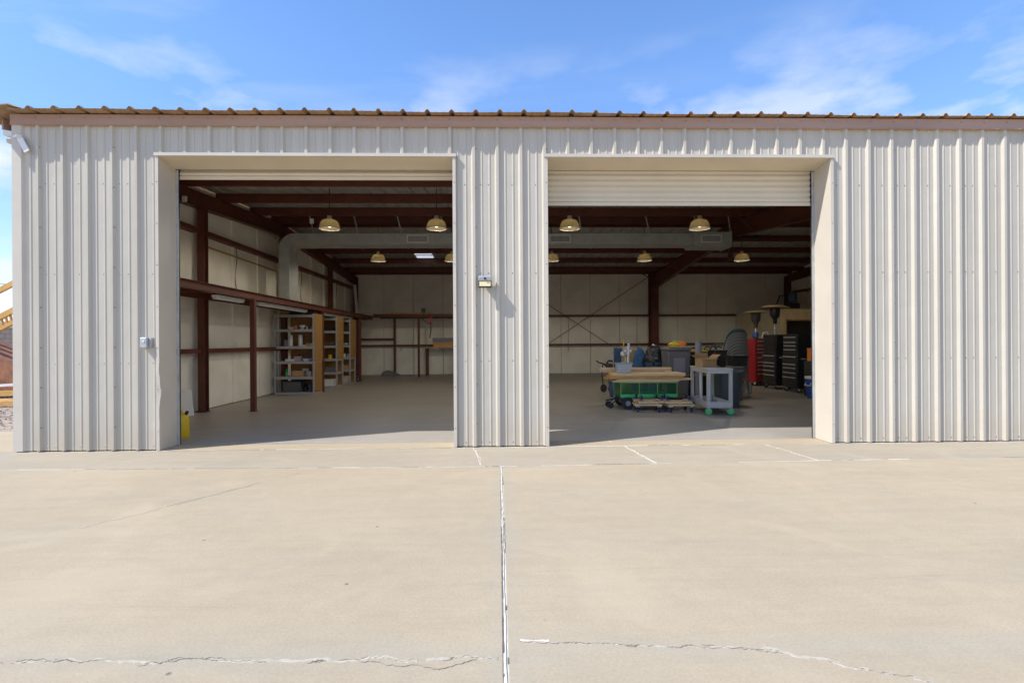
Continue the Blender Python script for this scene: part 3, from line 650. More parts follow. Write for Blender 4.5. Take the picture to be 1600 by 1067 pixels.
for y in (.6, 2.2, 3.72, 5.7, 7.72, 9.7, 11.6, 13.4): zp('cross_beam', 'redox', MB().box(-5.70, BX - .031, y - .025, y + .025, 2.205, 2.325))
y = .5
while y < 14.5:
    y1 = min(y + 1.22, 14.5); zp('deck_board', 'osb', MB().box(-5.72, BX - .035, y + .003, y1 - .003, 2.326, 2.342)); y = y1
zp('edge_beam', 'redox', MB().box(BX + .051, .0, 13.43, 13.47, 2.30, 2.42).box(BX + .051, .0, 13.38, 13.43, 2.30, 2.306))
for x in (-3.08,): zp('post', 'redox', MB().box(x - .04, x + .04, 13.5, 13.58, .0, 2.30))
zp('post', 'redox', MB().box(-4.25, -4.17, 14.55, 14.63, .0, 2.30)); zp('post', 'redox', MB().box(-.6, -.52, 13.5, 13.58, .0, 2.30))
zp('edge_beam', 'redox', MB().box(BX + .051, .0, 14.55, 14.60, 2.30, 2.42))
x = BX + .06
while x < -.1: x1 = min(x + 1.22, 0); zp('deck_board', 'osb', MB().box(x, x1 - .005, 13.475, 14.54, 2.405, 2.421)); x = x1

def tubelight(y0, y1, label):
    t = thing('tube_light', label, 'light', (-4.98, (y0 + y1) / 2, 2.2), group='white tube lights under the red storage deck')
    l = y1 - y0
    MB().box(-.05, .05, -l / 2, l / 2, -.05, -.005).build('housing', 'white', t, bev=.005)
    MB().cyl((-.03, -l / 2 + .03, -.065), (-.03, l / 2 - .03, -.065), .016, 10).build('tube', 'white', t); MB().cyl((.03, -l / 2 + .03, -.065), (.03, l / 2 - .03, -.065), .016, 10).build('tube', 'white', t)
tubelight(4.25, 6.95, 'long white tube light under the red deck before the first shelving unit')
tubelight(8.3, 11.1, 'long white tube light under the red deck above the two rear shelving units')
tubelight(2.6, 3.6, 'short white tube light under the red deck nearest the left door jamb')

# boards lying on deck
q = MB()
for k, (a, b, y, h) in enumerate(((-4.35, -2.9, 13.75, 0), (-4.2, -2.6, 13.9, 1))):
    tag(MB().box(a, b, y - .09, y + .09, 2.422 + h * .035, 2.455 + h * .035).build('plywood_board', 'wood2'), ['orange plywood board lying lowest on the rear storage deck', 'orange board lying on top of the other on the rear storage deck'][k], 'board')
tag(MB().box(-3.0, -2.86, 13.7, 13.85, 2.493, 2.66).build('paint_can_box', 'darkgrey', bev=.01), 'small grey box at the end of the orange boards on the rear deck', 'box')
tag(MB().beam((-5.45, 13.6, 2.36), (-5.62, 13.9, 3.6), .10, .05).build('white_pipe', 'white'), 'white plank standing upright on the deck in the far left corner', 'plank')
# tarp heap on the floor by the back wall
q = MB(); vs = []; nx = 16
for j in range(5):
    for i in range(nx + 1):
        t = i / nx; vs.append((-4.7 + 1.3 * t, 14.2 + j * .13, .002 if j in (0, 4) else max(.004, .22 * math.sin(math.pi * min(1, t * 1.6 + .12)) ** .8 * (1 - t) + .03 * (1 - t) + .012 * math.sin(i * 2.1 + j)) if 0 < i < nx else .003))
q.add(vs, [(j * (nx + 1) + i, j * (nx + 1) + i + 1, (j + 1) * (nx + 1) + i + 1, (j + 1) * (nx + 1) + i) for j in range(4) for i in range(nx)], 0, True)
tag(q.build('tarp', 'tarp'), 'low heap of grey tarp on the floor against the back wall', 'tarp')

# ------------------------------------------------------------------ duct
D = thing('air_duct', 'galvanised rectangular air duct hanging under the ridge with a rounded elbow at the left wall', 'duct', (0, 6.8, 4))
def dp(name, m, q, bev=0, label=None): q.v = [(a, b - 6.8, c - 4) for a, b, c in q.v]; return q.build(name, m, D, bev=bev, label=label)
segs = [-5.10, -3.55, -2.35, -1.15, .05, 1.25, 2.45, 3.65, 4.95]
for i, (a, b) in enumerate(zip(segs[:-1], segs[1:])):
    dp('duct_section', 'duct', MB().box(a + .004, b - .004, 6.5 + .004 * (i % 2), 7.08, 3.80, 4.075 - .003 * (i % 2)))
    dp('seam_flange', 'duct', MB().box(b - .012, b + .012, 6.488, 7.09, 3.788, 4.088))
dp('duct_section', 'duct', MB().box(4.97, 5.93, 6.47, 7.10, 3.74, 4.10)); dp('seam_flange', 'duct', MB().box(5.93, 5.96, 6.45, 7.12, 3.72, 4.12))
# elbow (quarter turn in the XZ plane) and riser
q = MB(); vs = []; nn = 12; cx_, cz_ = -5.10, 3.695
prof = []
for i in range(nn + 1):
    an = math.pi / 2 + math.pi / 2 * i / nn; ro, ri = .38, .105 + .015 * (i / nn)
    for r_, yy in ((ro, 6.5), (ro, 7.08), (ri, 7.08), (ri, 6.5)): vs.append((cx_ + r_ * math.cos(an), yy, cz_ + r_ * math.sin(an)))
q.add(vs, [(i * 4 + k, i * 4 + (k + 1) % 4, i * 4 + 4 + (k + 1) % 4, i * 4 + 4 + k) for i in range(nn) for k in range(4)])
dp('elbow', 'duct', q)
dp('riser', 'duct', MB().box(-5.48, -5.22, 6.5, 7.08, 2.35, 3.69)); dp('seam_flange', 'duct', MB().box(-5.492, -5.208, 6.49, 7.09, 3.685, 3.70))
for x, z0 in ((-4.6, 4.075), (-3.5, 4.075), (-2.42, 4.075), (-1.33, 4.075), (2.15, 3.8), (3.85, 4.075), (5.1, 3.74), (5.97, 3.74)):
    dp('hanger_strap', 'galv', MB().beam((x, 6.478, z0), (x - .10, 6.47, 4.50), .028, .006, upv=(0, 1, 0)))
for x, z in ((-2.02, 3.935), (1.57, 3.935), (5.43, 3.93)):
    yv = 6.497 if x < 4 else 6.467
    f = dp('register', 'white', MB().box(x - .27, x + .27, yv - .015, yv, z + .075, z + .10).box(x - .27, x + .27, yv - .015, yv, z - .10, z - .075).box(x - .27, x - .245, yv - .015, yv, z - .075, z + .075).box(x + .245, x + .27, yv - .015, yv, z - .075, z + .075))
    q = MB()
    if x < 0:
        for k in range(7): q.box(x - .245, x + .245, yv - .011, yv - .004, z - .068 + k * .0215, z - .060 + k * .0215)
    else:
        for k in range(17): q.box(x - .24 + k * .029, x - .230 + k * .029, yv - .011, yv - .004, z - .075, z + .075)
    q.v = [(a, b - 6.8, c - 4) for a, b, c in q.v]; q.build('vane', 'white', f, kind='stuff')
    q = MB().box(x - .245, x + .245, yv - .003, yv - .001, z - .075, z + .075); q.v = [(a, b - 6.8, c - 4) for a, b, c in q.v]; q.build('backing', 'darkgrey', f)
MB().cyl((5.98, 6.6, 3.98), (6.75, 6.6, 3.99), .03, 8).cyl((6.6, 6.6, 3.99), (6.72, 6.6, 3.99), .05, 8).xf(Matrix.Translation((0, -6.8, -4))).build('drain_pipe', 'black', D)

# ------------------------------------------------------------------ high bay lamps
GL = 'amber dome lamps hanging in two rows'
lamps = [(-3.384, 3.9, 'amber dome lamp hanging first from the left in the front row, left bay'),
         (-1.241, 3.9, 'amber dome lamp of the front row nearest the centre pillar, left bay'),
         (1.458, 3.9, 'amber dome lamp above the left duct vent in the right bay'),
         (4.128, 3.9, 'amber dome lamp rightmost in the front row, beside the sloping red beam'),
         (-3.374, 8.1, 'small amber dome lamp behind the duct, left of the white skylight'),
         (-1.307, 8.1, 'amber dome lamp behind the duct half cut off by the left door jamb'),
         (1.522, 8.1, 'amber dome lamp behind the duct at the left edge of the right bay'),
         (4.176, 8.1, 'amber dome lamp behind the duct above the central rear column'),
         (6.984, 8.1, 'amber dome lamp at the far right behind the end of the duct')]
def make_lamp(x, y, label):
    t = thing('dome_lamp', label, 'lamp', (x, y, 3.63), group=GL)
    pr = [(.205, 0), (.20, .02), (.19, .07), (.172, .12), (.145, .158), (.10, .178), (.055, .184), (.05, .178), (.095, .171), (.138, .150), (.165, .115), (.183, .068), (.193, .02), (.205, 0)]
    MB().lathe(pr, n=28).build('shade', 'dome', t)
    MB().lathe([(.198, -.006), (.212, -.006), (.214, .006), (.206, .014), (.198, .006), (.198, -.006)], n=28).build('rim', 'white', t)
    MB().lathe([(0, .26), (.045, .26), (.052, .20), (.05, .17), (0, .17)], n=16).build('socket', 'galv', t)
    MB().lathe([(0, .03), (.025, .035), (.04, .07), (.035, .12), (.02, .168), (0, .168)], n=14).build('bulb', 'bulb', t)
    MB().cyl((0, 0, .26), (0, 0, rz_(y) - 3.63 - .02), .008, 6).build('hanging_rod', 'black', t)
    return t
proto = None
for x, y, lb in lamps:
    t = make_lamp(x, y, lb)
LAMPW = 34.0
for x, y, _ in lamps:
    pass
for t in [o for o in COL.objects if o.name.startswith('dome_lamp')]:
    li = bpy.data.lights.new('lamp_light', 'SPOT'); li.spot_size = rad(172); li.spot_blend = .25; li.energy = LAMPW; li.color = (1.0, 0.90, 0.72); li.shadow_soft_size = .05
    lo = bpy.data.objects.new('lamp_light', li); COL.objects.link(lo); lo.parent = t; lo.location = (0, 0, -.01)

# ------------------------------------------------------------------ shelving units
def shelving(loc, label, w_=1.2, d_=.62, h=2.1, zs=(.05, .46, .86, 1.25, 1.69, 2.07), side=.86, front=True):
    t = thing('shelving_unit', label, 'shelves', loc, group='grey steel shelving units under the red deck')
    for sx_ in (0, 1):
        for sy_ in (0, 1):
            x = sx_ * w_; y = sy_ * d_
            MB().box(x - (.04 if sx_ else 0), x + (0 if sx_ else .04), y - (.04 if sy_ else 0), y + (0 if sy_ else .04), .002, h).build('upright', 'shelf', t)
    for z in zs:
        s = MB().box(.001, w_ - .001, .041, d_ - .041, z - .02, z).build('shelf', 'osb', t)
        MB().box(.041, w_ - .041, .002, .03, z - .065, z + .003).build('rail', 'shelf', s); MB().box(w_ - .03, w_ - .002, .041, d_ - .041, z - .065, z - .021).build('rail', 'shelf', s)
    MB().box(.18, w_ - .04, d_ + .001, d_ + .009, .06, h - .02).build('back_panel', 'peg', t)
    if side: MB().box(w_ + .002, w_ + .012, .02, d_, side, h).build('side_panel', 'peg', t)
    return t
U1 = shelving((-6.0 + .17, 7.02, 0), 'large grey shelving unit facing the door between the first two red posts', 1.03)
MB().box(1.022, 1.034, .06, .60, .08, .83).build('side_panel', 'peg', U1)
U2 = shelving((-5.83, 8.95, 0), 'middle grey shelving unit with a brown side board behind the second red post', 1.03)
U3 = shelving((-5.83, 10.35, 0), 'rearmost grey shelving unit with a brown side board before the third red post', 1.03)

def small(name, kind, x, y, z, dims, m, label, cat, rz=0.0):
    q = MB()
    if kind == 'box': q.box(-dims[0] / 2, dims[0] / 2, -dims[1] / 2, dims[1] / 2, 0, dims[2]); q.box(-dims[0] / 2 - .004, dims[0] / 2 + .004, -dims[1] / 2 - .004, dims[1] / 2 + .004, dims[2] * .86, dims[2] + .003)
    elif kind == 'can': q.lathe([(0, 0), (dims[0], 0), (dims[0], dims[2] * .97), (dims[0] * 1.05, dims[2] * .97), (dims[0] * 1.05, dims[2]), (0, dims[2])], n=16)
    elif kind == 'bottle': q.lathe([(0, 0), (dims[0], 0), (dims[0], dims[2] * .6), (dims[0] * .4, dims[2] * .8), (dims[0] * .35, dims[2]), (0, dims[2])], n=14)
    elif kind == 'tool':
        q.box(-dims[0] / 2, dims[0] / 2, -.03, .03, dims[2] * .45, dims[2]); q.box(-.02, .03, -.025, .025, 0, dims[2] * .5); q.cyl((dims[0] / 2, 0, dims[2] * .72), (dims[0] / 2 + .07, 0, dims[2] * .72), .015, 8); q.box(-.05, .05, -.035, .035, 0, .03)
    elif kind == 'coil':
        for a in range(14):
            a0, a1 = a * math.pi / 7, (a + 1) * math.pi / 7
            q.cyl((dims[0] * math.cos(a0), dims[1] * math.sin(a0), dims[2] / 2), (dims[0] * math.cos(a1), dims[1] * math.sin(a1), dims[2] / 2), dims[2] / 2, 8)
    o = q.build(name, m, loc=(x, y, z + .002), rz=rz); return tag(o, label, cat)
zs = (.05, .46, .86, 1.25, 1.69)
sy = 7.3
small('plastic_tote', 'box', -5.42, sy, zs[0], (.46, .36, .27), 'darkgrey', 'dark grey lidded tote on the bottom shelf of the large shelving unit', 'tote')
small('power_drill', 'tool', -4.98, sy - .02, zs[0], (.14, .1, .2), 'black', 'black tool with pale end at the right of the bottom shelf, large unit', 'tool', .4)
small('cardboard_box', 'box', -5.28, sy, zs[1], (.30, .25, .14), 'card', 'long brown cardboard box on the second lowest shelf of the large unit', 'box')
small('white_box', 'box', -5.15, sy + .12, zs[1], (.16, .12, .19), 'white', 'flat white box lying behind the brown carton, large unit', 'box')
small('paint_can', 'can', -5.0, sy - .05, zs[1], (.045, .045, .12), 'trim', 'cream can beside the brown carton, left one of two, large unit', 'can')
small('paint_can', 'can', -4.885, sy - .05, zs[1], (.045, .045, .13), 'galv', 'grey metal can at the right end of the second lowest shelf, large unit', 'can')
small('paper_stack', 'box', -5.5, sy - .05, zs[2], (.22, .2, .05), 'white', 'low stack of white papers at the left of the middle shelf, large unit', 'papers', .2)
small('grey_case', 'box', -5.3, sy, zs[2], (.2, .16, .12), 'shelf', 'small grey case in the middle of the middle shelf, large unit', 'case')
small('folded_cloth', 'box', -5.04, sy, zs[2], (.26, .16, .10), 'bluecaster', 'dark blue folded cloth on the middle shelf of the large unit', 'cloth', .1)
small('power_sander', 'tool', -5.05, sy - .16, zs[2], (.16, .12, .06), 'trim', 'pale flat tool in front of the blue cloth, large unit', 'tool', .2)
small('hose_coil', 'coil', -4.90, sy - .03, zs[2], (.05, .06, .06), 'black', 'black hose coil at the right end of the middle shelf, large unit', 'hose')
small('paper_roll', 'can', -5.5, sy, zs[3], (.045, .045, .3), 'white', 'left one of two tall white canisters on the second shelf from the top', 'canister')
small('paper_roll', 'can', -5.25, sy, zs[3], (.055, .055, .3), 'white', 'right and wider one of two tall white canisters on the second shelf from the top', 'canister')
small('grey_jug', 'can', -5.64, sy, zs[3], (.055, .055, .17), 'midgrey', 'grey jug at the left end of the second shelf from the top, large unit', 'jug')
small('cardboard_box', 'box', -5.0, sy - .02, zs[3], (.16, .12, .08), 'card', 'small brown carton right of the tall white canisters', 'box')
small('cardboard_box', 'box', -5.13, sy - .1, zs[3], (.12, .1, .035), 'wood1', 'flat tan packet just right of the wider white canister', 'packet')
small('rag_pile', 'coil', -4.90, sy - .05, zs[3], (.05, .06, .07), 'white', 'crumpled white rag at the right end below the top shelf, large unit', 'rag')
small('power_drill', 'tool', -5.5, sy, zs[4], (.16, .1, .07), 'trim', 'pale hand tool lying left on the top open shelf, large unit', 'tool', .3)
small('power_drill', 'tool', -5.2, sy, zs[4], (.14, .1, .12), 'galv', 'silver grey power drill standing mid top shelf of the large unit', 'drill', .2)
small('spray_can', 'bottle', -5.08, sy, zs[4], (.022, .022, .1), 'white', 'small white bottle right of the silver drill, large unit', 'bottle')
small('tape_roll', 'can', -4.92, sy, zs[4], (.06, .06, .08), 'yellow', 'yellow round tape container at the right of the top open shelf', 'container')
small('tape_roll', 'can', -4.95, sy + .12, zs[4], (.035, .035, .16), 'galv', 'grey can standing behind the yellow container, large unit', 'can')
u2y, u3y = 9.1, 10.5
for i, (uy, nm) in enumerate(((u2y, 'middle shelving unit'), (u3y, 'rearmost shelving unit'))):
    small('storage_box', 'box', -5.12, uy, zs[0], (.42, .25, .2), ['white', 'trim'][i], 'pale box on the bottom shelf of the ' + nm, 'box')
    small('storage_box', 'box', -5.02, uy, zs[1], (.3, .2, .14), ['midgrey', 'card'][i], ['grey', 'brown'][i] + ' box on the second lowest shelf of the ' + nm, 'box')
    small('parts_can', 'can', -5.05, uy, zs[2], (.06, .06, .12), ['yellow', 'white'][i], ['yellow', 'white'][i] + ' can on the middle shelf of the ' + nm, 'can')
    small('parts_can', 'can', -4.9, uy, zs[2], (.05, .05, .11), 'white' if i else 'black', ['black', 'second white'][i] + ' can right end of the middle shelf of the ' + nm, 'can')
    small('hose_coil', 'coil', -5.0, uy, zs[3], (.09, .09, .08), ['darkgrey', 'galv'][i], ['dark', 'silver'][i] + ' coil on the second shelf from the top, ' + nm, 'coil')
    small('storage_box', 'box', -5.05, uy, zs[4], (.32, .2, .22 if i else .1), ['black', 'dark'][i], 'black box on the top open shelf of the ' + nm, 'box')
small('flat_case', 'box', -5.15, 7.3, 2.075, (.62, .3, .09), 'black', 'long black case lying on top of the large shelving unit', 'case')
small('storage_box', 'box', -5.62, 7.3, 2.075, (.2, .2, .1), 'card', 'small brown box on top of the large shelving unit, left of the black case', 'box')
small('paint_can', 'can', -5.38, sy + .02, zs[4], (.05, .05, .11), 'orange', 'orange can between two pale tools on the top open shelf', 'can')
small('glue_bottle', 'bottle', -5.3, sy + .1, zs[3], (.03, .03, .2), 'blue', 'blue bottle behind the wider white canister', 'bottle')
small('parts_tray', 'box', -5.42, sy + .14, zs[2], (.14, .12, .16), 'red', 'red tin standing behind the white papers', 'tin')
small('black_jug', 'bottle', -5.14, sy + .04, zs[0], (.06, .06, .22), 'black', 'black jug beside the dark tote on the bottom shelf', 'jug')
small('spray_can', 'bottle', -5.62, sy, zs[1], (.032, .032, .2), 'green', 'green spray can at the left of the second lowest shelf', 'can')
small('spray_can', 'bottle', -5.53, sy + .03, zs[1], (.032, .032, .2), 'white', 'white spray can right of the green one on the second lowest shelf', 'can')
# black hand truck behind the rear unit
t = thing('hand_truck', 'tall black hand truck standing by the third red post', 'hand truck', (-4.98, 11.25, 0))
for x in (-.09, .09): MB().cyl((x, 0, .1), (x, .18, 2.05), .02, 8).build('rail', 'black', t)
for k in range(5): MB().cyl((-.09, .02 + .035 * k, .3 + .4 * k), (.09, .02 + .035 * k, .3 + .4 * k), .015, 8).build('rung', 'black', t)
MB().box(-.12, .12, -.22, .0, .03, .045).build('toe_plate', 'black', t)
MB().box(-.085, .085, .005, .025, .1, .9).xf(Matrix.Rotation(rad(-5), 4, 'X')).build('back_plate', 'dark', t)
for x in (-.14, .14): w_ = MB().cyl((x - .02, .05, .09), (x + .02, .05, .09), .088, 16).build('wheel', 'rubber', t); MB().cyl((x - .023, .05, .09), (x + .023, .05, .09), .035, 12).build('hub', 'white', w_)

# white panel leaning, yellow can
tag(MB().beam((-5.70, 2.95, .02), (-5.78, 3.0, .50), .55, .012, upv=(1, 0, 0)).build('leaning_panel', 'white'), 'white square panel leaning by the left wall column', 'panel')
for o in [o for o in COL.objects if o.name == 'leaning_panel']:
    pass
t = thing('fuel_can', 'yellow fuel can on the floor just inside the left door jamb', 'fuel can', (-4.60, .90, .0), rad(8))
q = MB(); pr = []
for z, s in ((0, .92), (.02, 1), (.25, 1), (.30, .93), (.335, .72), (.34, .0)):
    pr.append((.155 * s, z))
q.lathe(pr, n=20, sx_=1.0, sy_=.75); q.build('body', 'yellow', t)
MB().tube([(-.07, 0, .33), (-.06, 0, .39), (.05, 0, .39), (.08, 0, .33)], .016, 8).build('handle', 'yellow', t)
MB().cyl((.10, 0, .30), (.135, 0, .37), .022, 10).build('cap', 'black', t)

# workbench at back
t = thing('workbench', 'workbench by the back wall with a dark backboard, half hidden by the pillar', 'workbench', (-2.0, 14.1, 0))
MB().box(-.95, 1.2, 0, .55, 1.10, 1.14).build('top', 'wood3', t)
for x in (-.9, 1.12): 
    for y in (.02, .47): MB().box(x, x + .06, y, y + .06, .0, 1.10).build('leg', 'redox', t)
MB().box(-.60, 1.2, .02, .05, 1.142, 1.32).build('drawer_front', 'wood2', t); MB().box(-.62, 1.2, -.01, .06, 1.325, 1.50).build('backboard', 'tube', t)
MB().box(.35, 1.1, .05, .5, .05, 1.05).build('cabinet', 'midgrey', t)
t = thing('engine_hoist', 'red hand winch with a dangling strap hanging from the rear deck beam', 'winch', (-2.6, 13.40, 2.30))
MB().cbox((0, 0, -.14), (.10, .07, .26)).build('body', 'red', t, bev=.01); MB().tube([(0, 0, -.27), (.01, 0, -.5), (-.04, 0, -.8)], .02, 6).build('strap', 'black', t)
MB().tube([(-.05, 0, -.27), (-.25, 0, -.15), (-.35, 0, -.04), (-.36, 0, 0)], .012, 6).build('cord', 'black', t)

# ------------------------------------------------------------------ green mesh cart and the lumber on it
t = thing('mesh_garden_cart', 'green mesh garden cart with black tyres carrying the lumber', 'cart', (2.95, 3.8, 0))
q = MB(); BWd, BD, zb, zt = .555, .30, .235, .52
for z in (zb, zb + .03): q.box(-BWd, BWd, -BD, -BD + .02, z - .02, z)
MB().box(-BWd, BWd, -BD, BD, zb - .02, zb).build('bed', 'greenmesh', t)
for s in (-1, 1): MB().box(-BWd, BWd, s * BD - .006, s * BD + .006, zb + .001, zb + .06).build('frame_rail', 'green', t); MB().cyl((-BWd, s * BD, zt), (BWd, s * BD, zt), .01, 6).build('top_rail', 'lime', t)
for x in (-BWd, -.19, .17, BWd):
    for s in (-1, 1): MB().cyl((x, s * BD, zb), (x, s * BD, zt), .009, 6).build('stake', 'lime', t)
for s, nm in ((-1, 0), (1, 1)):
    q = MB(); k = 0
    x = -BWd + .02
    while x < BWd: q.box(x - .002, x + .002, s * BD - .002, s * BD + .002, zb + .06, zt); x += .022
    z = zb + .07
    while z < zt: q.box(-BWd, BWd, s * BD - .0015 + .004, s * BD + .0015 + .004, z - .002, z + .002); z += .022
    q.build('mesh_side', 'greenmesh', t, kind='stuff')
for s in (-1, 1): MB().box(s * BWd - .004, s * BWd + .004, -BD, BD, zb + .02, zt - .02).build('end_panel', 'greenmesh', t)
for sx_ in (-.42, .42):
    MB().cyl((sx_, -BD - .02, .12), (sx_, BD + .02, .12), .012, 8).build('axle', 'black', t)
    for s in (-1, 1):
        w_ = MB().cyl((sx_, s * (BD - .0) - .035, .12), (sx_, s * BD + .035, .12), .12, 20).build('wheel', 'rubber', t, bev=.012); MB().cyl((sx_, s * BD - .038, .12), (sx_, s * BD + .038, .12), .05, 14).build('hub', 'grey', w_)
MB().tube([(-.5, 0, .2), (-.72, 0, .16), (-.80, 0, .14)], .014, 6).build('pull_handle', 'black', t)
for yy in (-.12, .12): MB().cyl((-.72, yy - .02, .06), (-.72, yy + .02, .06), .058, 14).build('front_caster', 'rubber', t); MB().cyl((-.72, yy, .06), (-.55, yy, .22), .01, 6).build('caster_fork', 'black', t)

LB = 'boards stacked on the green cart'
def board(cx_, cy_, z, l, d_, h, m, rz, label):
    o = MB().box(-l / 2, l / 2, -d_ / 2, d_ / 2, 0, h).build('lumber_board', m, loc=(cx_, cy_, z), rz=rz, bev=.002); tag(o, label, 'board', LB); return o
board(2.90, 3.55, .532, 1.30, .10, .030, 'wood1', .01, 'pale narrow board lowest at the front of the lumber stack, on the green rail')
board(2.95, 3.95, .532, 1.36, .45, .030, 'wood3', -.01, 'wide weathered board lowest at the back of the lumber stack')
board(3.08, 3.62, .564, 1.52, .24, .026, 'wood1', .015, 'longest pale board sticking out farthest right in the stack')
board(2.85, 3.95, .564, 1.35, .34, .030, 'wood2', -.02, 'orange board at the back in the second layer of the stack')
board(2.93, 3.78, .596, 1.46, .50, .055, 'wood2', .01, 'thick dark orange board in the middle of the lumber stack')
board(2.96, 3.75, .653, 1.42, .56, .050, 'wood1', -.012, 'wide pale sheet topping the front of the lumber stack under the clear tub')
board(2.80, 4.0, .705, 1.48, .14, .045, 'wood3', .012, 'tan plank in the lower of the two rear layers on top of the stack')
board(2.82, 4.0, .752, 1.45, .12, .04, 'wood1', -.008, 'pale plank topmost on the rear edge of the lumber stack')
board(2.62, 3.52, .564, .62, .05, .030, 'wood1', .05, 'short pale lath on the front edge of the lumber stack under the orange layer')
board(3.30, 4.0, .705, .50, .10, .02, 'wood1', -.12, 'short thin offcut lying askew at the right rear of the lumber stack')

t = thing('plastic_tub', 'clear plastic tub standing on the lumber stack', 'tub', (2.50, 3.72, .705), rad(-4))
q = MB(); a, b, h = .155, .12, .2
v = [(-a * .86, -b * .86, .0), (a * .86, -b * .86, .0), (a * .86, b * .86, .0), (-a * .86, b * .86, .0), (-a, -b, h), (a, -b, h), (a, b, h), (-a, b, h)]
i_ = [(x * .95, y * .95, z + .006 if z < .1 else z) for x, y, z in v]
q.add(v + i_, [(0, 1, 2, 3), (0, 4, 5, 1), (1, 5, 6, 2), (2, 6, 7, 3), (3, 7, 4, 0), (8, 11, 10, 9), (8, 9, 13, 12), (9, 10, 14, 13), (10, 11, 15, 14), (11, 8, 12, 15), (4, 12, 13, 5), (5, 13, 14, 6), (6, 14, 15, 7), (7, 15, 12, 4)])
q.build('body', 'tub', t); MB().box(-a - .012, a + .012, -b - .012, -b, h - .018, h).box(-a - .012, a + .012, b, b + .012, h - .018, h).box(-a - .012, -a, -b, b, h - .018, h).box(a, a + .012, -b, b, h - .018, h).build('rim', 'grey', t)
tag(MB().cyl((2.585, 3.72, .715), (2.61, 3.72, 1.30), .021, 12).build('plastic_pipe', 'white'), 'white plastic pipe standing upright in the clear tub', 'pipe')
# fan, blue chair and bits behind the lumber
t = thing('pedestal_fan', 'white pedestal fan behind the lumber stack', 'fan', (2.86, 5.0, 0))
MB().lathe([(0, 0), (.2, 0), (.2, .02), (.03, .05), (.0, .05)], n=18).build('base', 'white', t); MB().cyl((0, 0, .05), (0, 0, 1.08), .015, 8).build('pole', 'white', t)
f = MB().cyl((.02, -.10, 1.12), (.02, -.02, 1.12), .10, 20).build('cage', 'shelf', t, bev=.01)
for k in range(4): MB().beam((.02, -.105, 1.12), (.02 + .085 * math.cos(k * 1.57), -.105, 1.12 + .085 * math.sin(k * 1.57)), .05, .004, upv=(0, 1, 0)).build('blade', 'white', f)
MB().cbox((-.06, -.02, 1.05), (.10, .14, .10)).build('motor', 'white', t, bev=.02)
tag(MB().cyl((2.93, 5.25, 0), (2.86, 5.2, 1.37), .012, 6).build('yellow_pole', 'yellow'), 'thin yellow pole rising behind the white fan', 'pole')
t = thing('folding_chair', 'dark blue folded camp chair behind the left end of the lumber', 'chair', (2.74, 5.15, 0), rad(10))
for x in (-.11, .11): MB().cyl((x, 0, .0), (x * 1.0, .08, 1.22), .014, 8).build('leg', 'shelf', t)
MB().box(-.09, .09, .05, .09, .72, 1.18).build('backrest', 'barrelblue', t, bev=.01); MB().box(-.11, .11, -.06, .05, .58, .63).build('seat', 'barrelblue', t)
tag(MB().lathe([(0, 0), (.10, .0), (.13, .1), (.12, .3), (.07, .42), (0, .44)], n=12).build('plant_pot_sack', 'lime', loc=(2.70, 4.72, .52)), 'yellow green sack behind the clear tub', 'sack')
for o in COL.objects:
    if o.name == 'plant_pot_sack':
        o.name = 'green_sack'; o.scale = (1, 1, 2.05); o.location = (2.73, 4.62, 0)
# blue barrel
t = thing('plastic_barrel', 'dull blue round barrel left of the green cart under the lumber ends', 'barrel', (2.93, 6.4, 0))
t.location = (2.86, 5.75, 0)
MB().lathe([(0, 0), (.20, 0), (.225, .2), (.228, .22), (.225, .24), (.24, .5), (.25, .55), (.235, .56), (.22, .55), (.20, .02), (0, .02)], n=24).build('body', 'barrelblue', t)
# black push cart at left
t = thing('push_cart', 'black folding push cart with bent handle left of the blue barrel', 'cart', (2.80, 6.9, 0), rad(-15)); t.scale = (.72, .8, .9)
MB().tube([(-.34, 0, .92), (-.24, 0, .86), (-.10, 0, .84), (.10, 0, .70), (.20, 0, .30)], .022, 8).build('frame', 'black', t)
MB().tube([(-.02, .1, .80), (.1, .1, .92), (.25, .1, .90)], .03, 8).build('handle', 'black', t)
MB().box(.0, .3, -.12, .14, .62, .84).build('bag', 'bagblack', t, bev=.04)
for p in ((-.08, 0, .12), (.2, -.12, .12), (.2, .12, .12)): MB().cyl((p[0], p[1] - .02, p[2]), (p[0], p[1] + .02, p[2]), .118, 18).build('wheel', 'rubber', t)
MB().tube([(-.10, 0, .84), (-.14, 0, .5), (-.08, 0, .12)], .02, 8).build('strut', 'black', t)

# dollies
def make_dolly(loc, rz, flip, label):
    t = thing('moving_dolly', label, 'dolly', loc, rz, group='wooden moving dollies with blue casters')
    S = Matrix.Rotation(math.pi, 4, 'X') @ Matrix.Translation((0, 0, -.165)) if flip else Matrix.Identity(4)
    for s in (-1, 1):
        MB().box(-.25, .25, s * .15 - .035, s * .15 + .035, .125, .15).xf(S).build('long_board', 'wood1', t, bev=.003)
        MB().box(s * .2 - .04, s * .2 + .04, -.184, .184, .100, .1245).xf(S).build('cross_board', 'wood3', t, bev=.003)
    for sx_ in (-1, 1):
        for s in (-1, 1):
            c = (sx_ * .2, s * .14)
            k = MB().box(c[0] - .035, c[0] + .035, c[1] - .035, c[1] + .035, .094, .0995).box(c[0] - .022, c[0] - .018, c[1] - .02, c[1] + .02, .035, .094).box(c[0] + .018, c[0] + .022, c[1] - .02, c[1] + .02, .035, .094).xf(S).build('caster', 'bluecaster', t)
            MB().cyl((c[0] - .015, c[1] + .01, .036), (c[0] + .015, c[1] + .01, .036), .035, 14).xf(S).build('wheel', 'rubber', k); MB().cyl((c[0] - .0165, c[1] + .01, .036), (c[0] + .0165, c[1] + .01, .036), .014, 10).xf(S).build('hub', 'chrome', k)
    return t
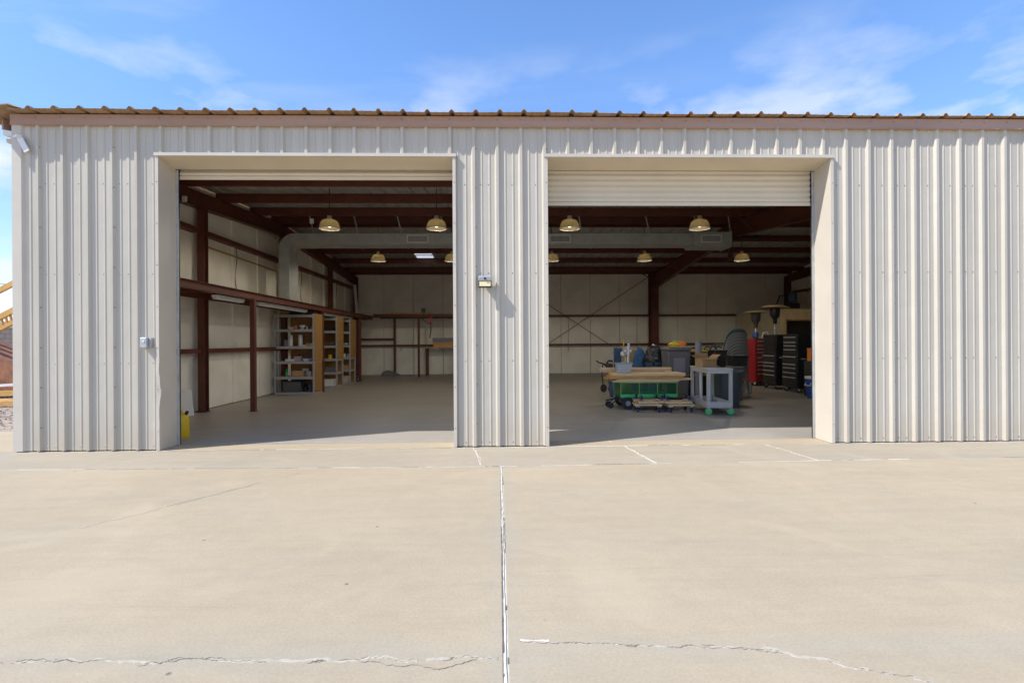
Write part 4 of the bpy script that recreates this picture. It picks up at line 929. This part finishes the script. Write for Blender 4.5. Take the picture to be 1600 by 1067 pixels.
make_dolly((2.83, 3.22, 0), rad(-6), False, 'left lower wooden dolly standing on its casters before the green cart')
make_dolly((3.40, 3.14, 0), rad(3), False, 'right lower wooden dolly standing on its casters beside the grey cart')
make_dolly((2.87, 3.24, .152), rad(4), True, 'upturned dolly with casters in the air on the left dolly')
make_dolly((3.38, 3.17, .152), rad(-5), True, 'upturned dolly with casters in the air on the right dolly')

# utility cart
t = thing('utility_cart', 'light grey two-shelf utility cart with bright green wheels', 'cart', (4.02, 3.13, 0), rad(-4.5))
W2, L2 = .225, .53
def tray(z, hh, name):
    q = MB().box(-W2, W2, -L2, L2, z, z + .02).box(-W2, W2, -L2, -L2 + .03, z + .02, z + hh).box(-W2, W2, L2 - .03, L2, z + .02, z + hh).box(-W2, -W2 + .03, -L2 + .03, L2 - .03, z + .02, z + hh).box(W2 - .03, W2, -L2 + .03, L2 - .03, z + .02, z + hh)
    q.build(name, 'cartgrey', t, bev=.006)
tray(.125, .11, 'lower_shelf'); 
q = MB().box(-W2, W2, -L2, L2, .79, .83).box(-W2, W2, -L2, -L2 + .03, .745, .789).box(-W2, W2, L2 - .03, L2, .745, .789).box(-W2, -W2 + .03, -L2 + .03, L2 - .03, .745, .789).box(W2 - .03, W2, -L2 + .03, L2 - .03, .745, .789).box(-W2 - .008, W2 + .008, -L2 - .008, L2 + .008, .815, .838); q.build('top_shelf', 'cartgrey', t, bev=.006)
for sx_ in (-1, 1):
    for s in (-1, 1):
        x, y = sx_ * (W2 - .03), s * (L2 - .03)
        MB().box(x - .03, x + .03, y - .03, y + .03, .236, .7445).build('leg', 'cartgrey', t, bev=.006)
        k = MB().box(x - .02, x + .02, y - .024, y - .019, .06, .124).box(x - .02, x + .02, y + .019, y + .024, .06, .124).build('caster_fork', 'shelf', t)
        MB().cyl((x, y - .016, .062), (x, y + .016, .062), .061, 22).build('wheel', 'green', k, bev=.004); MB().cyl((x, y - .018, .062), (x, y + .018, .062), .022, 12).build('hub', 'lime', k)
tag(MB().tube([(-.16, -.12, 0), (.0, -.05, .03), (.14, .02, .02)], .018, 8).build('spray_wand', 'shelf', loc=(4.0, 3.1, .165), rz=.2), 'silver tool lying on the lower shelf of the grey cart', 'tool')
tag(MB().cyl((0, 0, 0), (.0, 0, .4), .03, 10).build('cord_bundle', 'white', loc=(3.95, 3.35, .345)), 'white hanging bundle inside the grey cart frame', 'bundle')
for o in list(COL.objects):
    if o.name == 'cord_bundle': o.location = (3.95, 3.42, .147); o.scale = (1, 1, 1.45)
t = thing('open_carton', 'open brown cardboard box with raised flaps on top of the grey cart', 'box', (3.97, 3.22, .84), rad(14))
a, b, h = .15, .12, .17
MB().box(-a, a, -b, -b + .006, 0, h).box(-a, a, b - .006, b, 0, h).box(-a, -a + .006, -b + .006, b - .006, 0, h).box(a - .006, a, -b + .006, b - .006, 0, h).box(-a + .006, a - .006, -b + .006, b - .006, 0, .005).build('body', 'card', t)
for p0, p1, w_, u_ in (((-a, 0, h), (-a - .09, 0, h + .05), 2 * b, (1, 0, 1)), ((a, 0, h), (a + .09, 0, h + .06), 2 * b, (1, 0, 1)), ((0, -b, h), (0, -b - .07, h - .02), 2 * a - .02, (0, 0, 1)), ((0, b, h), (0, b + .03, h + .09), 2 * a - .02, (0, 1, 0))):
    MB().beam(p0, p1, w_, .005, upv=u_).build('flap', 'card', t)
tag(MB().box(-.06, .06, -.05, .05, 0, .012).build('tablet', 'black', loc=(4.10, 2.88, .84), rz=.2, bev=.003), 'small dark flat case lying on the grey cart in front of the open carton', 'case')

# refuse can
def refuse(loc, label, rt, rb, h, m, open_top=True):
    t = thing('refuse_can', label, 'trash can', loc)
    q = MB().lathe([(0, 0), (rb, 0), (rt * .99, h - .05), (rt * 1.05, h - .05), (rt * 1.07, h - .02), (rt * 1.04, h), (rt * .96, h), (rb * .95, .02), (0, .02)], n=28); q.build('body', m, t)
    q2 = MB()
    for k in range(10):
        an = k * math.pi / 5; q2.beam((rb * 1.0 * math.cos(an), rb * math.sin(an), .05), (rt * math.cos(an), rt * math.sin(an), h - .08), .03, .006, upv=(math.cos(an), math.sin(an), 0))
    q2.build('body_rib', m, t)
    for s in (-1, 1): MB().box(s * rt - .02, s * rt + .04 * s + .02, -.07, .07, h - .14, h - .11).build('handle', m, t)
    return t
refuse((4.64, 3.80, 0), 'big round dark slate trash can right behind the grey cart', .285, .225, .715, 'canmat')

# wheeled grey bin with tray
t = thing('wheeled_bin', 'tall grey wheeled bin with tapering body behind the lumber', 'bin', (4.06, 5.2, 0))
q = MB(); v = [(-.21, -.22, .04), (.21, -.22, .04), (.21, .2, .04), (-.21, .2, .04), (-.26, -.27, 1.12), (.26, -.27, 1.12), (.26, .25, 1.12), (-.26, .25, 1.12)]
q.add(v, [(0, 1, 2, 3), (0, 4, 5, 1), (1, 5, 6, 2), (2, 6, 7, 3), (3, 7, 4, 0), (4, 7, 6, 5)]); q.build('body', 'midgrey', t, bev=.02)
MB().box(-.275, .275, -.29, .27, 1.122, 1.17).build('lid', 'midgrey', t, bev=.015)
MB().box(-.13, .13, -.262, -.245, .55, .95).build('front_panel', 'tube', t)
for x in (-.23, .23): MB().cyl((x - .02, .2, .1), (x + .02, .2, .1), .10, 14).build('wheel', 'rubber', t)
t2 = thing('white_tray', 'white tray resting tilted on the grey wheeled bin', 'tray', (4.17, 5.1, 1.172))
MB().lathe([(0, .0), (.20, .0), (.27, .03), (.26, .035), (.19, .008), (0, .008)], n=24, sx_=1.1, sy_=.7).build('dish', 'white', t2)
def lump(name, m, loc, r_, label, cat, sc_=(1, .8, .5)):
    bm_ = bmesh.new(); bmesh.ops.create_icosphere(bm_, subdivisions=3, radius=r_)
    rr = random.Random(hash(label) & 0xff if False else len(label))
    ph = [rr.uniform(0, 6) for _ in range(6)]
    for v_ in bm_.verts:
        c = v_.co; f = 1 + .34 * mnoise.noise(c * (2.6 / r_) + Vector((len(label), 0, 0))) + .16 * mnoise.noise(c * (6.5 / r_)) + .3 * .18 * math.sin(c.x * 9 / r_ * .3 + ph[0]) * .3 * math.sin(c.y * 8 / r_ * .3 + ph[1]) + .12 * math.sin(c.z * 14 / r_ * .3 + ph[2] + c.x * 5 / r_ * .3)
        v_.co = Vector((c.x * f * sc_[0], c.y * f * sc_[1], max(-r_ * .8, c.z * f) * sc_[2] + r_ * .8 * sc_[2]))
    me = bpy.data.meshes.new(name); bm_.to_mesh(me); bm_.free(); me.materials.append(M[m])
    for p in me.polygons: p.use_smooth = True
    o = bpy.data.objects.new(name, me); COL.objects.link(o); o.location = loc; tag(o, label, cat); return o
lump('yellow_cloth', 'yellow', (4.00, 5.08, 1.195), .11, 'yellow bundle at the left on the white tray', 'bundle', (1.3, .8, .55))
lump('orange_cloth', 'orange', (4.16, 5.08, 1.20), .09, 'orange bundle at the right on the white tray', 'bundle', (1.2, .8, .8))
lump('green_cloth', 'lime', (4.08, 5.22, 1.195), .09, 'green bundle behind the yellow and orange ones on the tray', 'bundle', (1.2, .8, .9))
# dark barrel with bag, blue bag, carton
t = refuse((3.80, 5.95, 0), 'round dark blue grey can holding the black bag behind the lumber', .22, .18, .82, 'barrelblue')
lump('refuse_bag', 'bagblack', (3.80, 5.95, .70), .24, 'black plastic bag bulging out of the dark blue can', 'bag', (.95, .9, 1.15))
lump('duffel_bag', 'bagblue', (3.52, 6.25, .0), .30, 'tall blue fabric bag left of the black plastic bag', 'bag', (.66, .6, 1.95))
o = MB().box(-.16, .16, -.14, .14, 0, 1.10).box(-.163, .163, -.02, .02, .0, 1.102).build('tall_carton', 'card', loc=(3.36, 6.75, 0), rz=.05); tag(o, 'tall brown carton standing behind the white fan', 'carton')
# tube
tag(MB().cyl((4.36, 4.6, 0), (4.36, 4.6, 1.33), .07, 24).build('cardboard_tube', 'tube'), 'tall grey violet cardboard tube standing behind the grey cart', 'tube')
# stacked totes with yellow lid
def tote(loc, w_, d_, h, m, ml, label, rz=0):
    t = thing('storage_tote', label, 'tote', loc, rz)
    q = MB(); a, b = w_ / 2, d_ / 2
    q.add([(-a * .88, -b * .88, 0), (a * .88, -b * .88, 0), (a * .88, b * .88, 0), (-a * .88, b * .88, 0), (-a, -b, h - .03), (a, -b, h - .03), (a, b, h - .03), (-a, b, h - .03)], [(0, 1, 2, 3), (0, 4, 5, 1), (1, 5, 6, 2), (2, 6, 7, 3), (3, 7, 4, 0), (4, 7, 6, 5)]); q.build('body', m, t, bev=.012)
    MB().box(-a - .015, a + .015, -b - .015, b + .015, h - .029, h).build('lid', ml, t, bev=.008); return t
tote((4.66, 5.62, 0), .46, .40, .55, 'black', 'yellow', 'black tote with yellow lid on the floor, below its twin')
tote((4.66, 5.62, .552), .46, .40, .55, 'black', 'yellow', 'black tote with yellow lid stacked on top, left of the grey tube')
tag(MB().tube([(-.15, 0, 0), (-.05, 0, .05), (.06, 0, .03), (.15, 0, 0)], .02, 6).build('cable_loop', 'black', loc=(4.62, 5.6, 1.125)), 'black cable loop lying on the upper yellow lid', 'cable')
tote((5.30, 6.05, 0), .50, .40, .55, 'black', 'black', 'plain black tote on the floor behind the open carton')
t = tote((5.30, 6.05, .552), .50, .40, .55, 'dark', 'black', 'plain black tote, the upper one, behind the open carton')
for k, dx_ in enumerate((-.18, -.04, .10)):
    tag(MB().tube([(-.07, 0, 0), (-.03, 0, .07), (.03, 0, .08), (.08, 0, .03)], .014, 6).build('hook_handle', 'black', loc=(5.30 + dx_, 6.0, 1.115)), ['left', 'middle', 'right'][k] + ' one of three black curved handles on the upper plain black tote', 'handle')
# black upright bag and grey crate with bin
lump('suit_bag', 'bagblack', (5.00, 5.25, 0), .25, 'tall black bag standing between the cart and the chair stack', 'bag', (.55, .5, 2.4))
tote((5.32, 4.95, 0), .27, .30, .76, 'midgrey', 'resin', 'tall grey bin on the floor in front of the chair stack')
tote((5.38, 4.95, .762), .36, .30, .24, 'black', 'black', 'small black bin on the tall grey bin before the chair stack')

# ------------------------------------------------------------------ stacked resin chairs, seen from behind
def chair_meshes():
    back = MB(); vs = []; nu, nv = 12, 9
    for j in range(nv + 1):
        t = j / nv
        for i in range(nu + 1):
            u = -1 + 2 * i / nu; wd = .30 * (1 - .02 * t)
            zt_ = .42 + t * (.56 * math.sqrt(max(0, 1 - (abs(u) ** 3.0) * .50)))
            vs.append((u * wd, .20 + .14 * t - .10 * u * u * (1 - .3 * t), zt_))
    n = nu + 1; k = len(vs)
    vs += [(x, y + .012, z) for x, y, z in vs]
    fs = [(j * n + i, j * n + i + 1, (j + 1) * n + i + 1, (j + 1) * n + i) for j in range(nv) for i in range(nu)]
    fs += [tuple(q + k for q in f[::-1]) for f in fs]
    per = [i for i in range(n)] + [j * n + n - 1 for j in range(1, nv + 1)] + [nv * n + i for i in range(n - 2, -1, -1)] + [j * n for j in range(nv - 1, 0, -1)]
    fs += [(per[i], per[(i + 1) % len(per)], per[(i + 1) % len(per)] + k, per[i] + k) for i in range(len(per))]
    back.add(vs, fs, 0, True)
    rim = MB().tube([vs[i] for i in [j * n for j in range(1, nv + 1)] + [nv * n + i for i in range(1, n)] + [j * n + n - 1 for j in range(nv - 1, 0, -1)]], .011, 6)  # lip added along the back edge to catch light
    seat = MB().box(-.25, .25, -.26, .205, .395, .41); seat.box(-.25, .25, -.275, -.261, .37, .41)
    arms = []
    for s in (-1, 1): arms.append(MB().box(s * .28 - .03, s * .28 + .03, -.24, .26, .60, .615).box(s * .285 - .02, s * .285 + .02, -.24, -.225, .40, .60))
    legs = []
    for s in (-1, 1):
        legs.append(MB().beam((s * .27, -.24, .395), (s * .30, -.28, .0), .05, .02)); legs.append(MB().beam((s * .24, .20, .42), (s * .27, .30, .0), .05, .02))
    return back, seat, arms, legs, rim
cb, cs, ca, cl, cr_ = chair_meshes()
t = thing('resin_chair', 'lowest grey resin chair of the stack, its legs on the floor', 'chair', (5.93, 6.45, 0), rad(192), 'stacked resin chairs')
cr_.build('rim', 'shelf', cb.build('backrest', 'resin', t)); cs.build('seat', 'resin', t)  # paler rim colour stands for the lit edges of the shells
for a in ca: a.build('armrest', 'resin', t)
for a in cl: a.build('leg', 'resin', t)
for k, ow in enumerate(('second', 'third', 'fourth', 'fifth', 'sixth', 'seventh', 'topmost'), 1):
    dup(t, (5.93 + .010 * k, 6.45 + .030 * k, .078 * k), rad(192), ow + ' grey resin chair up from the floor in the stack')
tt = thing('resin_chair', 'teal resin chair topping the stack of grey ones', 'chair', (5.93 + .08, 6.45 + .25, .64), rad(192), 'stacked resin chairs')
cb, cs, ca, cl, cr_ = chair_meshes()
cr_.build('rim', 'teal', cb.build('backrest', 'teal', tt)); cs.build('seat', 'teal', tt)
for a in ca: a.build('armrest', 'teal', tt)
for a in cl: a.build('leg', 'teal', tt)
tag(MB().lathe([(0, 0), (.10, 0), (.11, .06), (.10, .22), (.05, .27), (0, .28)], n=16).build('white_jug', 'white', loc=(6.40, 6.6, 0)), 'white jug on the floor right of the chair stack', 'jug')

# ------------------------------------------------------------------ tool chests
def chest(name, label, w_, d_, zsplit, h, m, mh, loc, rz, lower, upper, upin=.02, mhu=None):
    """front faces local -Y; w_ along X"""
    t = thing(name, label, 'tool chest', loc, rz)
    lo = MB().box(-w_ / 2, w_ / 2, -d_ / 2 + .012, d_ / 2, .12, zsplit).build('lower_cabinet', m, t, bev=.006)
    upb = MB().box(-w_ / 2 + upin, w_ / 2 - upin, -d_ / 2 + .03, d_ / 2 - .01, zsplit + .002, h).build('upper_box', m, t, bev=.006)
    MB().box(-w_ / 2 + upin - .004, w_ / 2 - upin + .004, -d_ / 2 + .022, d_ / 2 - .006, h + .001, h + .03).build('lid', m, t, bev=.006)
    def drawers(zs_, y, ww, z1, mh=mh):
        for a, b in zip(zs_, zs_[1:] + [z1]):
            dr = MB().box(-ww / 2, ww / 2, y - .012, y - .001, a + .004, b - .004).build('drawer', m, t, bev=.002)
            MB().box(-ww / 2 + .05, ww / 2 - .05, y - .030, y - .0125, b - .030, b - .012).build('handle', mh, dr)
    drawers(lower, -d_ / 2 + .011, w_ - .05, zsplit - .02); drawers(upper, -d_ / 2 + .029, w_ - .05 - 2 * upin, h - .03, mhu or mh)
    hm = MB().box(w_ / 2 + .03, w_ / 2 + .045, -.13, .13, zsplit - .10, zsplit - .07).box(w_ / 2 + .001, w_ / 2 + .03, -.13, -.11, zsplit - .10, zsplit - .07).box(w_ / 2 + .001, w_ / 2 + .03, .11, .13, zsplit - .10, zsplit - .07).build('side_handle', 'chrome', t)
    MB().box(w_ / 2 + .001, w_ / 2 + .02, -.07, .07, h - .10, h - .08).build('side_handle', 'chrome', t) if False else None
    for x in (-w_ / 2 + .07, w_ / 2 - .07):
        for y in (-d_ / 2 + .07, d_ / 2 - .07):
            k = MB().box(x - .03, x - .024, y - .03, y + .03, .05, .119).box(x + .024, x + .03, y - .03, y + .03, .05, .119).build('caster', 'chrome', t); MB().cyl((x - .02, y, .055), (x + .02, y, .055), .053, 14).build('wheel', 'rubber', k)
    return t
LZ = [.17, .40, .52, .64, .735]; UZ = [.99, 1.11, 1.21, 1.30]
chest('tool_chest', 'red rolling tool chest with top box right of the chair stack', .66, .55, .87, 1.36, 'red', 'chrome', (7.62, 8.72, 0), rad(32), [.17, .37, .5, .62, .72], [.90, 1.0, 1.1, 1.2])
chest('tool_chest', 'black rolling tool chest beside the red one, its top box without bright handles', .73, .46, .95, 1.46, 'black', 'chrome', (7.73, 7.62, 0), rad(-90), LZ, UZ, mhu='black')
chest('tool_chest', 'black rolling tool chest nearer the door, with bright pale handles top and bottom', .72, .46, .95, 1.46, 'black', 'chrome', (7.73, 6.60, 0), rad(-90), LZ, UZ)
tag(MB().box(-.2, .2, -.2, .2, 0, 1.02).box(-.21, .21, -.21, .21, 1.0, 1.46).build('steel_cabinet', 'dark', loc=(7.95, 5.85, 0), bev=.01), 'dark cabinet at the right door edge beside the black chests', 'cabinet')
tag(MB().box(-.1, .1, -.1, .1, 0, .3).box(-.105, .105, -.105, .105, .26, .305).build('orange_box', 'orange', loc=(7.50, 5.55, .84)), 'orange box seen at the right edge of the doorway', 'box')
tag(MB().box(-.15, .15, -.15, .15, .0, .84).build('side_stand', 'dark', loc=(7.50, 5.55, 0)), 'dark stand under the orange box at the right door edge', 'stand')
t = thing('drink_cooler', 'blue cooler with white lid at the right edge of the doorway', 'cooler', (7.10, 5.0, 0))
t.location = (7.29, 5.05, 0)
q = MB(); q.add([(-.17, -.15, 0), (.2, -.15, 0), (.2, .15, 0), (-.17, .15, 0), (-.2, -.18, .44), (.22, -.18, .44), (.22, .18, .44), (-.2, .18, .44)], [(0, 1, 2, 3), (0, 4, 5, 1), (1, 5, 6, 2), (2, 6, 7, 3), (3, 7, 4, 0), (4, 7, 6, 5)]); q.build('body', 'blue', t, bev=.015)
MB().box(-.21, .23, -.19, .19, .442, .51).build('lid', 'white', t, bev=.015); MB().tube([(-.22, -.1, .36), (-.25, -.1, .30), (-.25, .1, .30), (-.22, .1, .36)], .01, 6).build('handle', 'white', t)
# stuff on the red chest
lump('blue_can_group', 'blue', (7.55, 8.45, 1.392), .10, 'blue crumpled bag standing on the red tool chest', 'bag', (.8, .8, 1.0))
tag(MB().tube([(-.05, 0, 0), (0, 0, .16), (.12, 0, .18), (.16, 0, .0)], .02, 6).build('curved_spout', 'white', loc=(7.78, 8.45, 1.392)), 'white curved spout on the red tool chest', 'spout')

# patio heaters
def heater(loc, z, tilt, label, polem, headm):
    t = thing('patio_heater', label, 'heater', loc, 0, 'patio heaters behind the tool chests')
    MB().lathe([(0, 0), (.22, 0), (.22, .05), (.2, .08), (.2, .55), (.16, .62), (.03, .66), (0, .66)], n=20).build('base', 'dark', t)
    MB().cyl((0, 0, .66), (0, 0, z - .50), .028, 12).build('pole', polem, t)
    MB().lathe([(0, z - .50), (.05, z - .50), (.06, z - .36), (.09, z - .32), (.13, z - .27), (.145, z - .06), (.135, z - .03), (0, z - .03)], n=20).build('burner', headm, t)
    MB().lathe([(0, .06), (.15, .055), (.30, .03), (.41, -.015), (.415, -.02), (.30, .02), (.15, .04), (0, .045)], n=28).xf(Matrix.Translation((0, 0, z)) @ Matrix.Rotation(tilt, 4, 'Y')).build('reflector', 'heatertop', t)
heater((8.08, 9.5, 0), 2.22, rad(-1), 'patio heater with bright pole, the left of the pair, partly behind the red chest', 'chrome', 'darkgrey')
heater((8.22, 8.62, 0), 2.32, rad(2), 'patio heater with black neck, the right of the pair, above the black chests', 'galv', 'black')

# office room at the back right
t = thing('storage_room', 'tan boxed-in room in the back right corner with a wood framed dark opening', 'room', (9.9, 11.4, 0))
MB().box(0, .10, .001, 3.3, 0, 2.42).build('wall', 'room', t); MB().box(.101, .18, 0, .1, 0, 2.42).build('wall', 'room', t); MB().box(1.9, 2.2, 0, .1, 0, 2.42).build('wall', 'room', t)
MB().box(.181, 1.899, 0, .1, 2.13, 2.42).build('wall', 'room', t)
MB().box(-.02, 2.2, -.02, 3.3, 2.425, 2.45).build('roof_deck', 'osb', t)
MB().box(.0, .17, -.045, -.002, 0, 2.06).box(.0, 2.2, -.045, -.002, 2.062, 2.42).box(1.9, 2.07, -.045, -.002, 0, 2.06).build('door_frame', 'ply', t)
MB().box(.201, 1.879, .35, .39, 0, 2.05).build('room_shade_panel', 'dark', t); MB().box(.181, .21, -.04, .34, 0, 2.05).build('jamb', 'wood2', t); MB().box(.211, 1.879, -.04, .34, 2.02, 2.055).build('jamb', 'wood2', t)  # dark sheet stands in for the shade inside the room
t = thing('air_compressor', 'dark blue tank and pipe on top of the tan room by the corner column', 'compressor', (10.75, 12.1, 2.452))
MB().cyl((-.0, 0, .26), (.0, 0, .62), .14, 16).build('tank', 'barrelblue', t, bev=.03); MB().box(-.16, .2, -.14, .14, 0, .24).build('motor', 'black', t, bev=.02)
MB().tube([(-.02, 0, .5), (-.5, 0, .5), (-.55, 0, .3), (-.6, 0, .2), (-1.0, 0, .12)], .02, 6).build('pipe', 'dark', t)

# ------------------------------------------------------------------ on the facade
t = thing('wall_light', 'small floodlight with pale yellow lens mounted on the pillar between the bays', 'light', (-.166, -.002, 2.09)); t.scale = (1, .64, 1)
MB().box(-.035, .035, -.10, -.008, .0, .045).build('bracket', 'darkgrey', t)
MB().box(-.082, .082, -.055, .10, -.012, .042).xf(Matrix.Translation((0, -.16, .035)) @ Matrix.Rotation(rad(8), 4, 'X')).build('solar_housing', 'shelf', t, bev=.008)
MB().box(-.082, .082, -.03, .012, -.075, .012).xf(Matrix.Translation((0, -.165, .005)) @ Matrix.Rotation(rad(-12), 4, 'X')).build('lamp_head', 'wood3' if False else 'dark', t, bev=.004)
MB().box(-.07, .07, -.036, -.031, -.065, .0).xf(Matrix.Translation((0, -.165, .005)) @ Matrix.Rotation(rad(-12), 4, 'X')).build('lens', 'amberlens', t)
MB().cyl((0, -.235, .045), (0, -.205, .045), .014, 12).build('motion_sensor', 'black', t)
t = thing('outlet_box', 'small grey weatherproof electrical box on the wall left of the left bay', 'electrical box', (-4.40, 0, 1.355))
MB().box(-.055, .03, -.085, -.006, -.065, .065).build('cover', 'galv', t, bev=.01); MB().box(.031, .065, -.05, -.004, -.06, .06).build('back_box', 'shelf', t, bev=.004)
MB().cyl((-.01, -.092, .02), (-.01, -.084, .02), .012, 10).build('latch', 'chrome', t)
t = thing('corner_floodlight', 'white twin-head security floodlight on an arm at the upper left building corner', 'light', (X0 + .10, -.08, 3.90))
MB().beam((.03, -.0, .02), (-.16, .12, .02), .05, .03).build('arm', 'white', t)
MB().beam((.0, .03, .03), (.11, .02, -.17), .015, .07, upv=(1, 0, 0)).build('panel', 'white', t, bev=.004)
MB().beam((-.08, .10, .06), (-.21, .08, .08), .09, .07).build('lamp_head', 'white', t, bev=.01); MB().beam((-.07, .10, -.03), (-.18, .08, -.02), .07, .05).build('lamp_head', 'trim', t, bev=.01)

# ------------------------------------------------------------------ yard on the left
bw = thing('block_wall', 'low grey brown concrete block wall behind the yard on the left', 'wall', (-26, 16.3, 0))
MB().box(-16, 19, .02, .16, -.1, 2.0).build('mortar_core', 'block', bw)
q = MB(); row = 0; z = .0; 
while z < 1.98:
    x = -16 + (.2 if row % 2 else 0)
    while x < 19: q.box(x + .005, x + .395, 0, .0195, z + .005, z + .195); x += .4
    z += .2; row += 1
q.build('block', 'block', bw, kind='stuff')
MB().box(-16, 19, -.01, .18, 2.0, 2.06).build('cap', 'block', bw)
hv = []; hn = 60
for j in range(3):
    for i in range(hn + 1):
        x = -420 + 480 * i / hn; hh = (10 + 7 * math.sin(i * .5) + 4 * math.sin(i * 1.3 + 1)) * (1, .75, 0)[2 - j] if j else 0
        hv.append((x, 190 + 60 * j, -1 if j == 0 else (max(3, 7.5 + 3.0 * math.sin(i * .37) + 1.4 * math.sin(i * 1.1)) * (1 if j == 1 else 1.5))))
MB().add(hv, [(j * (hn + 1) + i, j * (hn + 1) + i + 1, (j + 1) * (hn + 1) + i + 1, (j + 1) * (hn + 1) + i) for j in range(2) for i in range(hn)], 0, True).build('hills', 'hill', kind='structure')
def shrub(x, y, r_, h, label):
    t = thing('desert_shrub', label, 'shrub', (x, y, -.03), group='shrubs beyond the block wall'); q = MB()
    MB().cyl((0, 0, 0), (0, 0, h * .5), .05, 7, .02).build('stem', 'hill', t)
    for k in range(420):
        a = R.uniform(0, 6.28); rr = r_ * R.random() ** .5; zz = h * (.25 + .75 * R.random() ** .8); rr *= math.sqrt(max(.05, 1 - ((zz / h - .5) * 1.7) ** 2)); c = Vector((rr * math.cos(a), rr * math.sin(a), zz)); s_ = R.uniform(.05, .12)
        d1 = Vector((R.uniform(-1, 1), R.uniform(-1, 1), R.uniform(-1, 1))).normalized() * s_; d2 = Vector((R.uniform(-1, 1), R.uniform(-1, 1), R.uniform(-1, 1))).normalized() * s_
        q.add([c, c + d1, c + d1 + d2 * .6], [(0, 1, 2)])
    q.build('foliage', 'shrub', t)
shrub(-21.6, 18.6, 1.3, 2.35, 'left desert shrub showing above the block wall at the far left'); shrub(-19.6, 19.6, 1.4, 2.6, 'right desert shrub showing above the block wall beside the building corner')
# yellow equipment trailer with raised ladder ramp
t = thing('equipment_trailer', 'yellow steel equipment with a raised slatted ramp and rusty plate in the yard', 'trailer', (-12.6, 6.6, 0))
a0, a1 = Vector((-2.6, 0, .55)), Vector((2.4, 0, 3.15))
for s, dz in ((-.0, 0), (.55, .0)): MB().beam(a0 + Vector((0, s, dz)), a1 + Vector((0, s, dz)), .08, .13).build('ramp_rail', 'eqyellow', t)
MB().beam(a0 + Vector((-.2, .1, .62)), a1 + Vector((-.2, .1, .62)), .08, .12).build('upper_boom', 'eqyellow', t)
d_ = (a1 - a0)
for k in range(48):
    c = a0 + d_ * (k + .5) / 48 - Vector((0, 0, .14)); MB().beam(c + Vector((0, 0, .06)), c + Vector((.03, 0, -.10)), .03, .05, upv=(0, 1, 0)).build('slat', 'eqyellow', t)
MB().beam(a0 - Vector((0, 0, .30)), a1 - Vector((0, 0, .30)), .07, .08).build('ramp_rail', 'eqyellow', t)
MB().add([(-1.2, -.1, 1.75), (1.6, -.1, .35), (1.6, .9, .35), (-1.2, .9, 1.75), (-1.2, -.1, .5), (1.6, -.1, .15), (1.6, .9, .15), (-1.2, .9, .5)], [(0, 1, 2, 3), (4, 7, 6, 5), (0, 4, 5, 1), (1, 5, 6, 2), (2, 6, 7, 3), (3, 7, 4, 0)]).build('rusty_plate', 'rust', t)
MB().box(-2.8, 2.6, -.2, .1, .16, .30).build('frame', 'rust', t); MB().beam((-2.5, -.5, .18), (2.4, -.4, .46), .08, .06).build('side_rail', 'white', t)
MB().beam((-2.5, -.7, .10), (2.2, -.6, .22), .12, .12).build('side_rail', 'eqyellow', t)
for x in (-1.9, -1.1): w_ = MB().cyl((x, -.95, .34), (x, -.72, .34), .34, 20).build('wheel', 'rubber', t, bev=.03); MB().cyl((x, -.97, .34), (x, -.955, .34), .17, 14).build('rim', 'eqyellow', w_)
for k, (x, y, rz, m, lb) in enumerate(((-11.2, 4.9, .12, 'wood2', 'orange timber on the gravel in front of the trailer, the nearest one'), (-11.5, 5.25, -.1, 'eqyellow', 'yellow timber lying behind the nearest one on the gravel'), (-10.9, 5.45, .3, 'wood2', 'short orange timber lying askew on the gravel beside the building'))):
    tag(MB().box(-1.1, 1.1, -.07, .07, 0, .11).build('timber', m, loc=(x, y, .01), rz=rz), lb, 'timber')
tag(MB().tube([(-40 + 2 * k, 30, 6.05 - .7 * math.sin(math.pi * k / 10)) for k in range(11)] + [(-20 + 4 * k, 30, 6.05 - .6 * math.sin(math.pi * k / 8)) for k in range(1, 9)], .02, 5).build('utility_wire', 'wire'), 'thin dark utility wire crossing the sky left of the building', 'wire')
# small pebbles on the apron
for k, (x, y) in enumerate(((-4.95, -1.0), (-2.6, -1.25), (-3.3, -3.3), (-2.85, -3.95), (-1.45, -4.35), (1.5, -1.9), (2.9, -2.0))):
    pass
